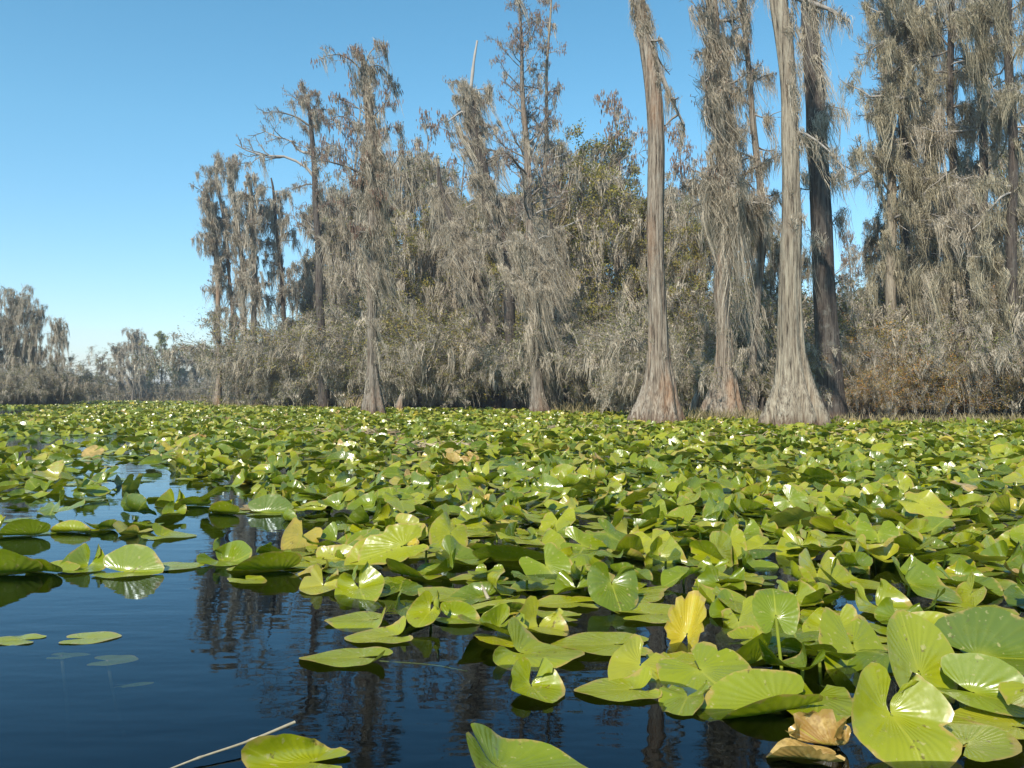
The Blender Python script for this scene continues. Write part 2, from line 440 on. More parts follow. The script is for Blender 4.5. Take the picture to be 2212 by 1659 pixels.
MOSS_N, MOSS_W = 2.1, 0.52
def moss_beards(rg, acc, O, Lm, per=9, w=0.04, drift=(0.16, 0.0), K=6, spreadr=0.10, jitter=0.35):
    """beards of hanging strands at attach points O (N,3) with lengths Lm (N,)"""
    N = len(O)
    if N == 0: return
    sel = rg.uniform(0, 1, N) < 0.5
    O, Lm = O[sel], Lm[sel] * rg.lognormal(0.0, 0.3, sel.sum()); Lm = np.minimum(Lm, np.maximum(O[:, 2] - 0.02, 0.08)); N = len(O)
    if N == 0: return
    per = int(per * MOSS_N * 1.9); w = w * MOSS_W
    n = N * per
    fat = np.repeat(rg.uniform(0.5, 1.5, N), per)
    off = rg.normal(0, 1, (n, 3)) * np.array([spreadr, spreadr, spreadr * 0.6]) * fat[:, None]
    o = np.repeat(O, per, 0) + off
    r_ = np.hypot(off[:, 0], off[:, 1]) / (2.2 * spreadr)
    L = np.repeat(Lm, per) * (0.15 + 1.0 * rg.uniform(0, 1, n) ** 1.3) * np.clip(1.1 - 0.45 * r_, 0.3, 1.1)
    t = np.linspace(0, 1, K)[None, :, None]
    dr = np.repeat(rg.normal(0, 0.06, (N, 2)) + np.array(drift) * rg.uniform(0.2, 1.6, (N, 1)), per, 0) + rg.normal(0, 0.05, (n, 2))
    conv = -0.8 * off * np.array([1, 1, 0])
    P = o[:, None, :] + t * L[:, None, None] * np.concatenate([dr, -np.ones((n, 1))], 1)[:, None, :] + conv[:, None, :] * t ** 1.3
    sway = np.cumsum(rg.normal(0, 0.035, (N, K, 3)), 1) * np.array([1, 1, 0.2]) * Lm[:, None, None]
    wob = np.cumsum(rg.normal(0, 0.022, (n, K, 3)), 1) * np.array([1, 1, 0.3])
    P = P + np.repeat(sway, per, 0) + wob * np.minimum(L, 0.8)[:, None, None]
    W = (w * rg.uniform(0.4, 1.3, n))[:, None] * (np.array([0.6, 1.0, 0.95, 0.8, 0.6, 0.1]) if K == 6 else np.linspace(1, 0.1, K))[None] * rg.uniform(0.4, 1.4, (n, K))
    V, Q = ribbons(P, W, rg.uniform(-1.3, 1.3, n))
    acc.add(V, Q)

def leaf_bits(rg, acc, O, size):
    n = len(O)
    a = rg.normal(0, 1, (n, 3)); a /= np.linalg.norm(a, axis=1, keepdims=True)
    b = np.cross(a, rg.normal(0, 1, (n, 3))); b /= np.linalg.norm(b, axis=1, keepdims=True)
    s = (size * rg.uniform(0.6, 1.3, n))[:, None]
    V = np.stack([O - a * s * 0.5, O + b * s * 0.24, O + a * s * 0.5, O - b * s * 0.24], 1)
    Q = np.arange(n * 4).reshape(n, 4)
    acc.add(V.reshape(-1, 3), Q)

def catkins(rg, acc, O, L, w):
    n = len(O)
    t = np.linspace(0, 1, 3)[None, :, None]
    P = O[:, None, :] + t * (L * rg.uniform(0.6, 1.3, n))[:, None, None] * np.concatenate([rg.normal(0.05, 0.12, (n, 2)), -np.ones((n, 1))], 1)[:, None, :]
    W = np.tile([0.5, 1.0, 0.3], (n, 1)) * w
    V, Q = ribbons(P, W, rg.uniform(-0.8, 0.8, n)); acc.add(V, Q)

def tree_parts(seed, C, rad, bark='bark_grey', flute=0.5, lobes=9, flare_z=1.8, sides=28,
               limbs=None, auto=None, subs=(6, 0.42), twigs=(5, 0.45), moss=None, trunk_moss=None,
               catk=0, catk_size=(0.16, 0.035), leaves=0, leaf_size=0.07, leaf_mat='leaf_olive', moss_mat='moss', twig_mat='twig',
               twig_r=0.012, px_w=0.04, drift=(0.16, 0.0), up=0.03, K0=8, twig_flat=0.5):
    """returns list of (part name, V, Q, material key, smooth)"""
    rg = np.random.default_rng(seed)
    out = []
    if C is not None:
        V, Q = trunk_mesh(C, rad, sides, flute, lobes, seed, flare_z)
        out.append(('trunk', V, Q, bark, True))
    Pl, Ll, Rl = [], [], []
    K = K0
    if limbs:
        for pts, r0 in limbs:
            P = catmull(pts, K)
            Pl.append(P[None]); Ll.append([np.linalg.norm(np.diff(P, axis=0), axis=1).sum()]); Rl.append([r0])
    if auto:
        for a in (auto if isinstance(auto, list) else [auto]):
            n, z0, z1, l0, l1 = a['n'], a['z0'], a['z1'], a['l0'], a['l1']
            zz = rg.uniform(z0, z1, n) if not a.get('strat') else np.linspace(z0, z1, n) + rg.normal(0, (z1 - z0) / n * 0.4, n)
            O = np.stack([np.interp(zz, C[:, 2], C[:, k]) for k in (0, 1)] + [zz], 1)
            rr = np.interp(zz, C[:, 2], rad)
            az = rg.uniform(0, 2 * PI, n)
            if 'az' in a: az = R(a['az'][0]) + rg.uniform(-1, 1, n) * R(a['az'][1])
            rise = rg.normal(a.get('rise', 0.25), 0.22, n)
            D = np.stack([np.cos(az), np.sin(az) * 0.8, rise], 1); D /= np.linalg.norm(D, axis=1, keepdims=True)
            f = (zz - z0) / max(z1 - z0, 1e-6)
            L = (l0 + (l1 - l0) * f) * rg.uniform(0.6, 1.25, n)
            P = spawn(rg, O, D, L, K, a.get('curl', 0.2), a.get('up', up))
            Pl.append(P); Ll.append(L); Rl.append(np.clip(rr * 0.32, 0.02, 0.14) * a.get('r', 1.0))
    br, mo = Acc(), Acc()
    if Pl:
        P0 = np.concatenate(Pl); L0 = np.concatenate(Ll); R0 = np.concatenate([np.atleast_1d(r) for r in Rl])
        V, Q = tubes(P0, R0[:, None] * np.linspace(1, 0.28, K)[None] * rg.uniform(0.85, 1.15, (len(P0), K)), 6); br.add(V, Q)
        P1, L1 = children(rg, P0, L0, subs[0], subs[1], 0.85, 0.2, 6, 0.20, up, twig_flat)
        R1 = np.repeat(R0, subs[0]) * 0.36
        V, Q = tubes(P1, np.maximum(R1, twig_r)[:, None] * np.linspace(1, 0.4, 6)[None], 4); br.add(V, Q)
        P2, L2 = children(rg, P1, L1, twigs[0], twigs[1], 0.75, 0.2, 5, 0.22, up, 0.8)
        V, Q = tubes(P2, np.full(len(P2), twig_r)[:, None] * np.linspace(0.95, 0.35, 5)[None], 3); br.add(V, Q)
        Vb, Qb = br.get(); out.append(('branches', Vb, Qb, twig_mat if not (moss and moss.get('dark')) else twig_mat, True))
        if moss:
            for Pn, frac, kk in ((P0, moss.get('f0', 4), 1.0), (P1, moss.get('f1', 1.5), 0.8), (P2, moss.get('f2', 0.25), 0.5)):
                N = len(Pn); m = max(1, int(math.ceil(frac)))
                t = rg.uniform(0.08, 1, (N, m)); O, _ = interp_line(Pn, t); O = O.reshape(-1, 3)
                if frac < m: O = O[rg.uniform(0, 1, len(O)) < frac / m]
                Lm = moss['len'] * kk * rg.lognormal(-0.25, 0.5, len(O))
                Lm = np.minimum(Lm, np.maximum(O[:, 2] - 0.05, 0.1))
                moss_beards(rg, mo, O, Lm, moss.get('per', 8), px_w, drift, spreadr=moss.get('sp', 0.10))
        if catk:
            idx = rg.integers(0, len(P2), catk); ca = Acc()
            catkins(rg, ca, P2[idx, -1] + rg.normal(0, 0.08, (catk, 3)), catk_size[0], catk_size[1])
            V, Q = ca.get(); out.append(('catkins', V, Q, 'catkin', False))
        if leaves:
            idx = rg.integers(0, len(P2), leaves); kk = rg.integers(1, 5, leaves); la = Acc()
            leaf_bits(rg, la, P2[idx, kk] + rg.normal(0, 0.10, (leaves, 3)), leaf_size)
            V, Q = la.get(); out.append(('leaves', V, Q, leaf_mat, False))
    if trunk_moss:
        for tm in (trunk_moss if isinstance(trunk_moss, list) else [trunk_moss]):
            n = tm['n']; zz = rg.uniform(tm['z0'], tm['z1'], n); az = rg.uniform(0, 2 * PI, n)
            if 'az' in tm: az = R(tm['az'][0]) + rg.uniform(-1, 1, n) * R(tm['az'][1])
            rr = np.interp(zz, C[:, 2], rad) * tm.get('out', 1.05) + rg.uniform(0, tm.get('wide', 0.0), n)
            O = np.stack([np.interp(zz, C[:, 2], C[:, 0]) + np.cos(az) * rr, np.interp(zz, C[:, 2], C[:, 1]) + np.sin(az) * rr, zz], 1)
            Lm = np.minimum(tm['len'] * rg.lognormal(-0.2, 0.45, n), zz - 0.1)
            moss_beards(rg, mo, O, np.maximum(Lm, 0.1), tm.get('per', 8), px_w, drift, spreadr=tm.get('sp', 0.08))
    if mo.V:
        V, Q = mo.get(); out.append(('hanging_moss', V, Q, moss_mat, False))
    return out

def place_tree(name, parts, loc, label, cat, group=None, scale=1.0, rz=0.0):
    e = empty(name, loc, rz); tag(e, label, cat, group)
    e.scale = (scale,) * 3 if np.isscalar(scale) else scale
    for pn, V, Q, mk, sm in parts:
        q = mobj(pn, V, Q, M[mk], e, smooth=sm)
        if pn in ('hanging_moss', 'leaves', 'catkins'): q['kind'] = 'stuff'
    return e

def hero(label, d, path, name='cypress_tree', group='cypress trees standing at the water edge', cat='cypress tree', limbs_px=None, auto_px=None, tm_px=None, **k):
    """path: [(px, py, width px)] from the base up, at distance d"""
    b = at(path[0][0], path[0][1], d); b[2] = 0
    P = []
    for px, py, w in path:
        q = at(px, py, d) - b
        P.append([q[0], q[1], q[2], w * 0.5 * d / F])
    P = np.array(P); P[0, 2] = -0.25
    n = max(30, int(P[-1, 2] * 3.5))
    S = catmull(P, n)
    C, rad = S[:, :3], np.maximum(S[:, 3], 0.01)
    rg0 = np.random.default_rng(k.get('seed', 1) + 99)
    C = C + np.stack([np.sin(C[:, 2] * 0.9 + rg0.uniform(0, 6)) * 0.04, np.sin(C[:, 2] * 0.5 + 1) * 0.1, 0 * C[:, 2]], 1)
    zof = lambda py: at(1106, py, d)[2]
    if limbs_px:
        L = []
        for pts, r0 in limbs_px:
            dy = rg0.uniform(-0.6, 0.6)
            Q_ = np.array([at(p[0], p[1], d) - b + np.array([0, dy * i, 0]) for i, p in enumerate(pts)])
            L.append((Q_, r0))
        k['limbs'] = L
    if auto_px:
        k['auto'] = [dict(a, z0=zof(a['y0']), z1=zof(a['y1'])) for a in auto_px]
    if tm_px:
        k['trunk_moss'] = [dict(a, z0=zof(a['y0']), z1=zof(a['y1'])) for a in tm_px]
    parts = tree_parts(k.pop('seed', 1), C, rad, **k)
    return place_tree(name, parts, b, label, cat, group)

# ---- the big trees on the right
hero('tall cypress with bare reddish straight trunk, first big trunk right of the thicket', 26.2,
     [(1421, 920, 122), (1422, 892, 92), (1424, 860, 74), (1425, 823, 60), (1422, 780, 47), (1421, 720, 40), (1419, 600, 36), (1418, 486, 35), (1414, 293, 35), (1408, 176, 34), (1396, 88, 27), (1384, 0, 26), (1372, -110, 22), (1368, -260, 16), (1370, -420, 8)],
     seed=11, bark='bark_red', flute=0.62, lobes=9, flare_z=1.4, sides=72,
     limbs_px=[([(1372, -15), (1400, 80), (1425, 150), (1452, 215), (1478, 268)], 0.13), ([(1384, -60), (1330, -110), (1290, -130)], 0.07)],
     auto_px=[dict(n=16, y0=-120, y1=-400, l0=2.8, l1=1.2, rise=0.3)], subs=(5, 0.3), twigs=(4, 0.4),
     moss=dict(len=0.75, f0=34, f1=1.2, f2=0.1, per=10, sp=0.08),
     tm_px=[dict(n=80, y0=70, y1=-60, len=0.5, per=9), dict(n=16, y0=200, y1=100, len=0.3, az=(-40, 50)), dict(n=24, y0=830, y1=700, len=0.45)], px_w=0.032, drift=(0.2, 0))
hero('cypress wrapped in a thick moss coat, second trunk right of the thicket', 30.5,
     [(1563, 909, 96), (1563, 880, 76), (1566, 840, 56), (1568, 794, 42), (1566, 720, 30), (1560, 618, 32), (1566, 540, 36), (1572, 480, 34), (1568, 400, 30), (1562, 300, 30), (1552, 200, 30), (1543, 100, 26), (1536, 0, 24), (1530, -120, 18), (1525, -280, 8)],
     seed=12, bark='bark_red', flute=0.55, flare_z=1.3, sides=60,
     limbs_px=[([(1562, 330), (1530, 270), (1512, 200), (1505, 150)], 0.06), ([(1545, 100), (1520, 40), (1500, 10), (1480, -20)], 0.04), ([(1570, 420), (1520, 400), (1480, 396)], 0.07), ([(1570, 410), (1610, 385), (1640, 400)], 0.07)],
     auto_px=[dict(n=26, y0=330, y1=-200, l0=1.0, l1=1.5, rise=0.25, curl=0.28), dict(n=20, y0=450, y1=385, l0=1.4, l1=1.5, rise=0.1)], subs=(5, 0.4), twigs=(4, 0.45),
     moss=dict(len=0.95, f0=5, f1=1.1, f2=0.12, per=11, sp=0.13),
     tm_px=[dict(n=300, y0=500, y1=0, len=1.4, wide=0.35, per=12, sp=0.12), dict(n=90, y0=440, y1=400, len=2.4, wide=0.9, per=12, sp=0.14), dict(n=14, y0=760, y1=580, len=0.6, per=8)], catk=350, catk_size=(0.16, 0.032), px_w=0.038, drift=(0.22, 0), moss_mat='moss')
hero('slender leaning cypress with ragged moss, between the moss coated trunk and the broad pale trunk', 31.5,
     [(1622, 903, 26), (1623, 850, 20), (1624, 808, 16), (1633, 720, 14), (1642, 600, 15), (1645, 486, 16), (1634, 322, 14), (1622, 176, 12), (1612, 100, 11), (1604, 30, 9), (1598, -60, 8), (1595, -160, 4)],
     seed=13, flute=0.2, flare_z=0.8, sides=16,
     auto_px=[dict(n=34, y0=500, y1=-120, l0=1.0, l1=1.1, rise=0.1, curl=0.28)], subs=(5, 0.45), twigs=(3, 0.5),
     moss=dict(len=0.85, f0=4, f1=0.7, f2=0.06, per=11, sp=0.10), tm_px=[dict(n=110, y0=800, y1=0, len=0.8, wide=0.1, per=8)], catk=160, catk_size=(0.15, 0.028), px_w=0.036, drift=(0.15, 0))
hero('broad pale cypress with the widest whitish fluted foot, in front of the dark trunk', 23.4,
     [(1716, 923, 142), (1716, 895, 124), (1714, 860, 98), (1712, 823, 76), (1709, 780, 62), (1708, 750, 56), (1708, 680, 49), (1709, 603, 44), (1710, 486, 41), (1705, 400, 36), (1701, 293, 36), (1701, 190, 32), (1697, 88, 36), (1686, 0, 36), (1676, -100, 30), (1668, -250, 22), (1664, -420, 10)],
     seed=14, bark='bark_pale', flute=0.58, lobes=11, flare_z=1.3, sides=80,
     limbs_px=[([(1695, -20), (1735, 20), (1768, 50), (1795, 90)], 0.10), ([(1700, 280), (1730, 300), (1765, 345), (1790, 400)], 0.045)],
     auto_px=[dict(n=26, y0=-60, y1=-400, l0=3.2, l1=1.4, rise=0.25)], subs=(6, 0.35), twigs=(4, 0.4),
     moss=dict(len=1.0, f0=14, f1=2.2, f2=0.1, per=10, sp=0.11),
     tm_px=[dict(n=60, y0=330, y1=0, len=0.8, az=(-20, 70), per=9), dict(n=26, y0=480, y1=330, len=0.5, per=7)], px_w=0.030, drift=(0.2, 0))
hero('dark shaded cypress trunk standing right behind the broad pale one', 29.5,
     [(1806, 909, 66), (1802, 860, 54), (1796, 800, 52), (1790, 750, 50), (1779, 632, 45), (1775, 486, 43), (1768, 380, 41), (1761, 293, 41), (1757, 146, 38), (1750, 0, 32), (1744, -120, 28), (1740, -260, 20), (1740, -380, 8)],
     seed=15, bark='bark_dark', flute=0.2, flare_z=1.2, sides=40,  # dark bark: shade from neighbouring trees is put into this trunk's colour
     limbs_px=[([(1790, 560), (1750, 520), (1725, 500)], 0.03), ([(1795, 600), (1830, 570), (1850, 540)], 0.03), ([(1783, 500), (1810, 470), (1835, 440)], 0.03)],
     auto_px=[dict(n=26, y0=-20, y1=-360, l0=4.2, l1=1.6, rise=0.2), dict(n=9, y0=420, y1=200, l0=1.0, l1=0.9, rise=0.25, r=0.4)], subs=(6, 0.35), twigs=(4, 0.4),
     moss=dict(len=1.0, f0=7, f1=1.2, f2=0.1, per=8, sp=0.12),
     tm_px=[dict(n=60, y0=180, y1=0, len=1.0, per=9)], px_w=0.038)
# ---- right-hand mossy trees
hero('pale thin trunk in heavy moss, first trunk right of the sky gap', 36.0,
     [(1928, 895, 34), (1926, 780, 24), (1924, 600, 20), (1924, 410, 18), (1922, 205, 17), (1915, 60, 14), (1908, -80, 10), (1905, -200, 5)],
     seed=21, bark='bark_pale', flute=0.2, flare_z=1.0, sides=20, group='mossy trees on the right bank',
     limbs_px=[([(1924, 420), (1895, 398), (1862, 378), (1830, 358), (1807, 343)], 0.07), ([(1924, 430), (1890, 400), (1880, 375), (1865, 345), (1850, 320)], 0.025)],
     auto_px=[dict(n=50, y0=480, y1=-150, l0=2.0, l1=2.4, rise=0.2, curl=0.25)], subs=(6, 0.42), twigs=(4, 0.45),
     moss=dict(len=1.15, f0=6, f1=1.6, f2=0.12, per=11, sp=0.14), tm_px=[dict(n=70, y0=600, y1=420, len=1.2, wide=0.3, per=10), dict(n=30, y0=640, y1=480, len=2.0, wide=1.2, per=12, sp=0.14)], px_w=0.042, drift=(0.15, 0), moss_mat='moss_green')
hero('dark trunk under thick moss curtains, just right of the pale thin trunk', 38.0,
     [(1962, 895, 40), (1960, 760, 28), (1958, 560, 24), (1957, 420, 22), (1954, 280, 20), (1958, 120, 18), (1962, 0, 14), (1966, -150, 8)],
     seed=22, bark='bark_dark', flute=0.2, flare_z=1.0, sides=20, group='mossy trees on the right bank',
     auto_px=[dict(n=52, y0=620, y1=-180, l0=2.2, l1=2.6, rise=0.15, curl=0.25)], subs=(6, 0.42), twigs=(4, 0.45),
     moss=dict(len=1.2, f0=6, f1=1.7, f2=0.12, per=11, sp=0.14), tm_px=[dict(n=60, y0=700, y1=100, len=1.1, per=9)], px_w=0.044, drift=(0.15, 0))
for i, (px, d, bw, sd, lab, lo, hi) in enumerate([
        (2060, 35.0, 30, 23, 'wide moss draped tree with olive strands and small sky holes, mid right bank', 720, -180),
        (2125, 33.0, 34, 24, 'dense grey moss draped tree reaching over the shrubs near the right frame edge', 850, -160),
        (2188, 30.5, 36, 25, 'rightmost moss laden tree with dark upper trunk at the frame edge', 840, -200),
        (2010, 44.0, 26, 26, 'deeper moss covered tree seen behind the thick curtains', 560, -60)]):
    hero(lab, d, [(px, 900, bw), (px + 3, 760, bw * 0.7), (px - 4, 560, bw * 0.6), (px - 2, 300, bw * 0.5), (px - 6, 60, bw * 0.42), (px - 8, -150, bw * 0.2)],
         seed=sd, bark='bark_dark', flute=0.2, flare_z=1.0, sides=16, group='mossy trees on the right bank',
         auto_px=[dict(n=44, y0=lo, y1=hi, l0=2.2, l1=1.9, rise=0.15, curl=0.25)], subs=(6, 0.45), twigs=(4, 0.45),
         moss=dict(len=1.25, f0=6, f1=1.7, f2=0.12, per=10, sp=0.15), tm_px=[dict(n=40, y0=800, y1=100, len=1.1, per=9), dict(n=60, y0=760, y1=520, len=2.4, wide=2.3, per=12, sp=0.15)], px_w=0.042, drift=(0.16, 0), moss_mat='moss_green' if i % 2 == 0 else 'moss')
# ---- middle
hero('tall cypress with mop shaped mossy head, standing alone out in the pads', 38.0,
     [(806, 899, 56), (806, 880, 46), (806, 850, 36), (806, 800, 24), (805, 772, 21), (803, 676, 21), (803, 613, 24), (806, 560, 26), (808, 480, 28), (806, 403, 26), (800, 308, 24), (796, 244, 20), (790, 181, 17), (787, 140, 13), (786, 118, 6)],
     seed=31, bark='bark_grey', flute=0.55, lobes=8, flare_z=1.1, sides=32,
     limbs_px=[([(788, 165), (770, 145), (745, 138), (720, 150)], 0.05), ([(788, 150), (800, 120), (820, 108), (838, 120)], 0.04), ([(787, 140), (775, 115), (760, 100)], 0.035), ([(790, 150), (815, 135), (835, 150), (845, 185)], 0.035),
               ([(796, 250), (760, 225), (730, 215), (710, 210)], 0.04), ([(798, 262), (830, 240), (850, 225)], 0.03), ([(800, 320), (770, 270), (735, 250), (705, 262)], 0.05), ([(798, 300), (830, 275), (855, 262)], 0.03),
               ([(804, 390), (760, 370), (720, 365), (700, 372)], 0.06), ([(806, 420), (850, 360), (870, 330)], 0.04), ([(804, 470), (760, 440), (730, 430)], 0.05)],
     auto_px=[dict(n=16, y0=540, y1=320, l0=1.2, l1=0.9, rise=0.15)], subs=(6, 0.42), twigs=(5, 0.5),
     moss=dict(len=0.9, f0=5, f1=0.9, f2=0.10, per=10, sp=0.12),
     tm_px=[dict(n=280, y0=610, y1=310, len=1.3, wide=0.28, per=11, sp=0.13), dict(n=80, y0=300, y1=125, len=1.0, wide=0.12, per=9), dict(n=70, y0=800, y1=600, len=0.8, per=8), dict(n=40, y0=880, y1=800, len=0.5, out=0.95, per=7)],
     catk=1500, catk_size=(0.22, 0.042), px_w=0.045, drift=(0.30, 0), up=0.04)
hero('dark moss wrapped leaning trunk rising from the shrubs just right behind the mop headed cypress', 70.0,
     [(866, 879, 26), (862, 800, 22), (852, 700, 22), (842, 600, 22), (834, 520, 22), (828, 430, 20), (820, 340, 14), (820, 290, 8)],
     seed=32, bark='bark_dark', flute=0.2, sides=20, flare_z=0.8,
     auto_px=[dict(n=18, y0=640, y1=300, l0=1.2, l1=1.0)], subs=(5, 0.4), twigs=(4, 0.5), moss=dict(len=1.2, f0=5, f1=0.8, f2=0.06, per=10, sp=0.12),
     tm_px=[dict(n=200, y0=720, y1=380, len=1.4, wide=0.3, per=11, sp=0.12)], px_w=0.046, drift=(0.28, 0))
hero('short twin footed grey cypress with a dome of moss on top, at the dark hollow', 42.0,
     [(1164, 896, 54), (1163, 880, 40), (1160, 850, 30), (1156, 800, 25), (1153, 720, 24), (1156, 660, 22), (1150, 600, 18), (1140, 540, 12), (1135, 505, 6)],
     seed=33, bark='bark_grey', flute=0.5, lobes=6, flare_z=1.0, sides=28,
     limbs_px=[([(1145, 560), (1120, 525), (1095, 515), (1075, 522)], 0.06), ([(1142, 545), (1170, 510), (1195, 508)], 0.06), ([(1152, 610), (1130, 590), (1090, 580)], 0.04), ([(1155, 700), (1190, 690), (1225, 710)], 0.03)],
     auto_px=[dict(n=24, y0=640, y1=510, l0=1.3, l1=1.0, rise=0.2)], subs=(6, 0.4), twigs=(4, 0.5),
     moss=dict(len=1.4, f0=9, f1=1.4, f2=0.08, per=12, sp=0.14), tm_px=[dict(n=150, y0=760, y1=520, len=1.3, wide=0.25, per=10), dict(n=40, y0=880, y1=760, len=0.6, out=0.95)], px_w=0.048, drift=(0.24, 0))
hero('dark narrow trunk leaning beside the twin footed cypress', 46.0,
     [(1212, 886, 34), (1208, 860, 26), (1206, 800, 22), (1204, 708, 18), (1198, 620, 14), (1192, 540, 10), (1190, 480, 5)],
     seed=34, bark='bark_dark', flute=0.3, sides=20, flare_z=0.8,
     auto_px=[dict(n=18, y0=760, y1=490, l0=1.4, l1=1.0)], subs=(5, 0.4), twigs=(4, 0.5), moss=dict(len=1.4, f0=5, f1=1.0, f2=0.06, per=10, sp=0.13),
     tm_px=[dict(n=80, y0=780, y1=520, len=1.2, wide=0.2, per=9)], px_w=0.05, drift=(0.3, 0))
_spike = hero('dark leaning cypress in ragged moss with a bare white dead spike on top', 52.0,
     [(1108, 882, 30), (1104, 740, 24), (1098, 620, 24), (1086, 520, 26), (1060, 440, 28), (1042, 371, 26), (1028, 300, 22), (1022, 244, 18), (1016, 205, 12), (1017, 192, 5)],
     seed=35, bark='bark_dark', flute=0.2, sides=24, flare_z=1.0,
     limbs_px=[([(1018, 200), (990, 175), (965, 180), (955, 172)], 0.05), ([(1020, 195), (1050, 190), (1070, 180)], 0.04), ([(1022, 245), (1000, 230), (985, 235)], 0.05), ([(1040, 360), (1000, 330), (975, 300), (965, 280)], 0.06), ([(1024, 250), (1060, 270), (1085, 262)], 0.04)],
     auto_px=[dict(n=40, y0=560, y1=200, l0=2.4, l1=1.5, rise=0.2, curl=0.3)], subs=(6, 0.42), twigs=(4, 0.5),
     moss=dict(len=1.35, f0=5, f1=1.0, f2=0.10, per=10, sp=0.15), tm_px=[dict(n=220, y0=620, y1=190, len=1.3, wide=0.35, per=11, sp=0.15)], px_w=0.058, drift=(0.34, 0), catk=300, catk_size=(0.2, 0.042))
_sp = [at(p[0], p[1], 52.0) for p in [(1016, 205), (1019, 175), (1024, 130), (1031, 88)]]
_b = at(1108, 882, 52.0); _b[2] = 0
V, Q = tubes(catmull(np.array([p - _b for p in _sp]), 10)[None], np.linspace(0.13, 0.06, 10)[None] * np.array([1, 1.1, .9, 1, 1.15, .9, 1, 1.1, .9, 1.2])[None], 7)
mobj('dead_top', V, Q, M['twig_pale'], _spike)
hero('dark mossy tree leaning right under the spike topped one', 54.0,
     [(1070, 882, 30), (1062, 760, 24), (1042, 680, 26), (1015, 600, 26), (990, 530, 24), (968, 460, 20), (952, 400, 12), (948, 360, 6)],
     seed=36, bark='bark_dark', flute=0.2, sides=20,
     auto_px=[dict(n=30, y0=700, y1=380, l0=1.8, l1=1.2, rise=0.1)], subs=(6, 0.42), twigs=(4, 0.5),
     moss=dict(len=1.4, f0=5, f1=1.1, f2=0.1, per=10, sp=0.16), tm_px=[dict(n=240, y0=740, y1=400, len=1.6, wide=0.5, per=11, sp=0.16)], px_w=0.06, drift=(0.38, 0))
hero('tallest thinly branched cypress with dangling catkins, rising above the thicket', 48.0,
     [(1152, 884, 22), (1150, 700, 18), (1146, 520, 17), (1141, 400, 16), (1136, 300, 13), (1130, 200, 10), (1126, 110, 7), (1122, 20, 5), (1118, -50, 2)],
     seed=37, flute=0.2, sides=18,
     auto_px=[dict(n=50, y0=480, y1=-40, l0=3.3, l1=1.6, rise=0.75, curl=0.16, up=0.05, strat=1)], subs=(7, 0.45), twigs=(6, 0.5), up=0.05,
     moss=dict(len=0.7, f0=1.2, f1=0.25, f2=0.02, per=7, sp=0.1), tm_px=[dict(n=90, y0=560, y1=280, len=1.0, wide=0.15, per=8)], catk=2600, catk_size=(0.17, 0.035), px_w=0.05, twig_r=0.013, drift=(0.2, 0))
hero('white dead looking thin cypress just right of the tallest one', 50.0,
     [(1180, 884, 14), (1180, 600, 12), (1178, 420, 11), (1180, 250, 8), (1184, 100, 5.5), (1190, 0, 4), (1193, -60, 2)],
     seed=38, bark='bark_pale', flute=0.1, sides=14, twig_mat='twig_pale',
     auto_px=[dict(n=36, y0=520, y1=0, l0=2.0, l1=0.9, rise=0.6, curl=0.16, up=0.05, strat=1)], subs=(7, 0.45), twigs=(5, 0.5), up=0.04,
     moss=dict(len=0.7, f0=1.0, f1=0.2, f2=0.02, per=7, sp=0.1), catk=1500, catk_size=(0.17, 0.035), px_w=0.05, twig_r=0.013)
# ---- left cluster
hero('cypress with long bare crooked limbs stretched to the left, above the left thicket', 60.0,
     [(700, 882, 26), (696, 760, 18), (690, 600, 15), (684, 480, 13), (680, 387, 12), (674, 292, 10), (671, 244, 9), (662, 210, 6), (651, 178, 3)],
     seed=41, bark='bark_dark', flute=0.2, sides=18,
     limbs_px=[([(680, 384), (655, 356), (613, 336), (581, 333), (537, 324), (502, 305)], 0.13), ([(675, 330), (645, 325), (625, 300), (590, 288), (555, 270)], 0.10), ([(673, 275), (640, 255), (600, 248), (580, 255)], 0.08),
               ([(672, 245), (650, 220), (630, 205), (610, 200)], 0.06), ([(674, 246), (700, 235), (720, 240)], 0.06), ([(660, 210), (655, 190), (648, 172)], 0.05), ([(680, 340), (712, 320), (735, 318)], 0.05)],
     auto_px=[dict(n=26, y0=560, y1=190, l0=2.2, l1=1.2, rise=0.25)], subs=(8, 0.4), twigs=(6, 0.5), moss=dict(len=0.85, f0=6, f1=0.55, f2=0.06, per=9, sp=0.16),
     catk=1400, catk_size=(0.18, 0.042), px_w=0.06, twig_r=0.016, drift=(0.2, 0))
LG = 'tall moss hung cypresses of the left cluster'
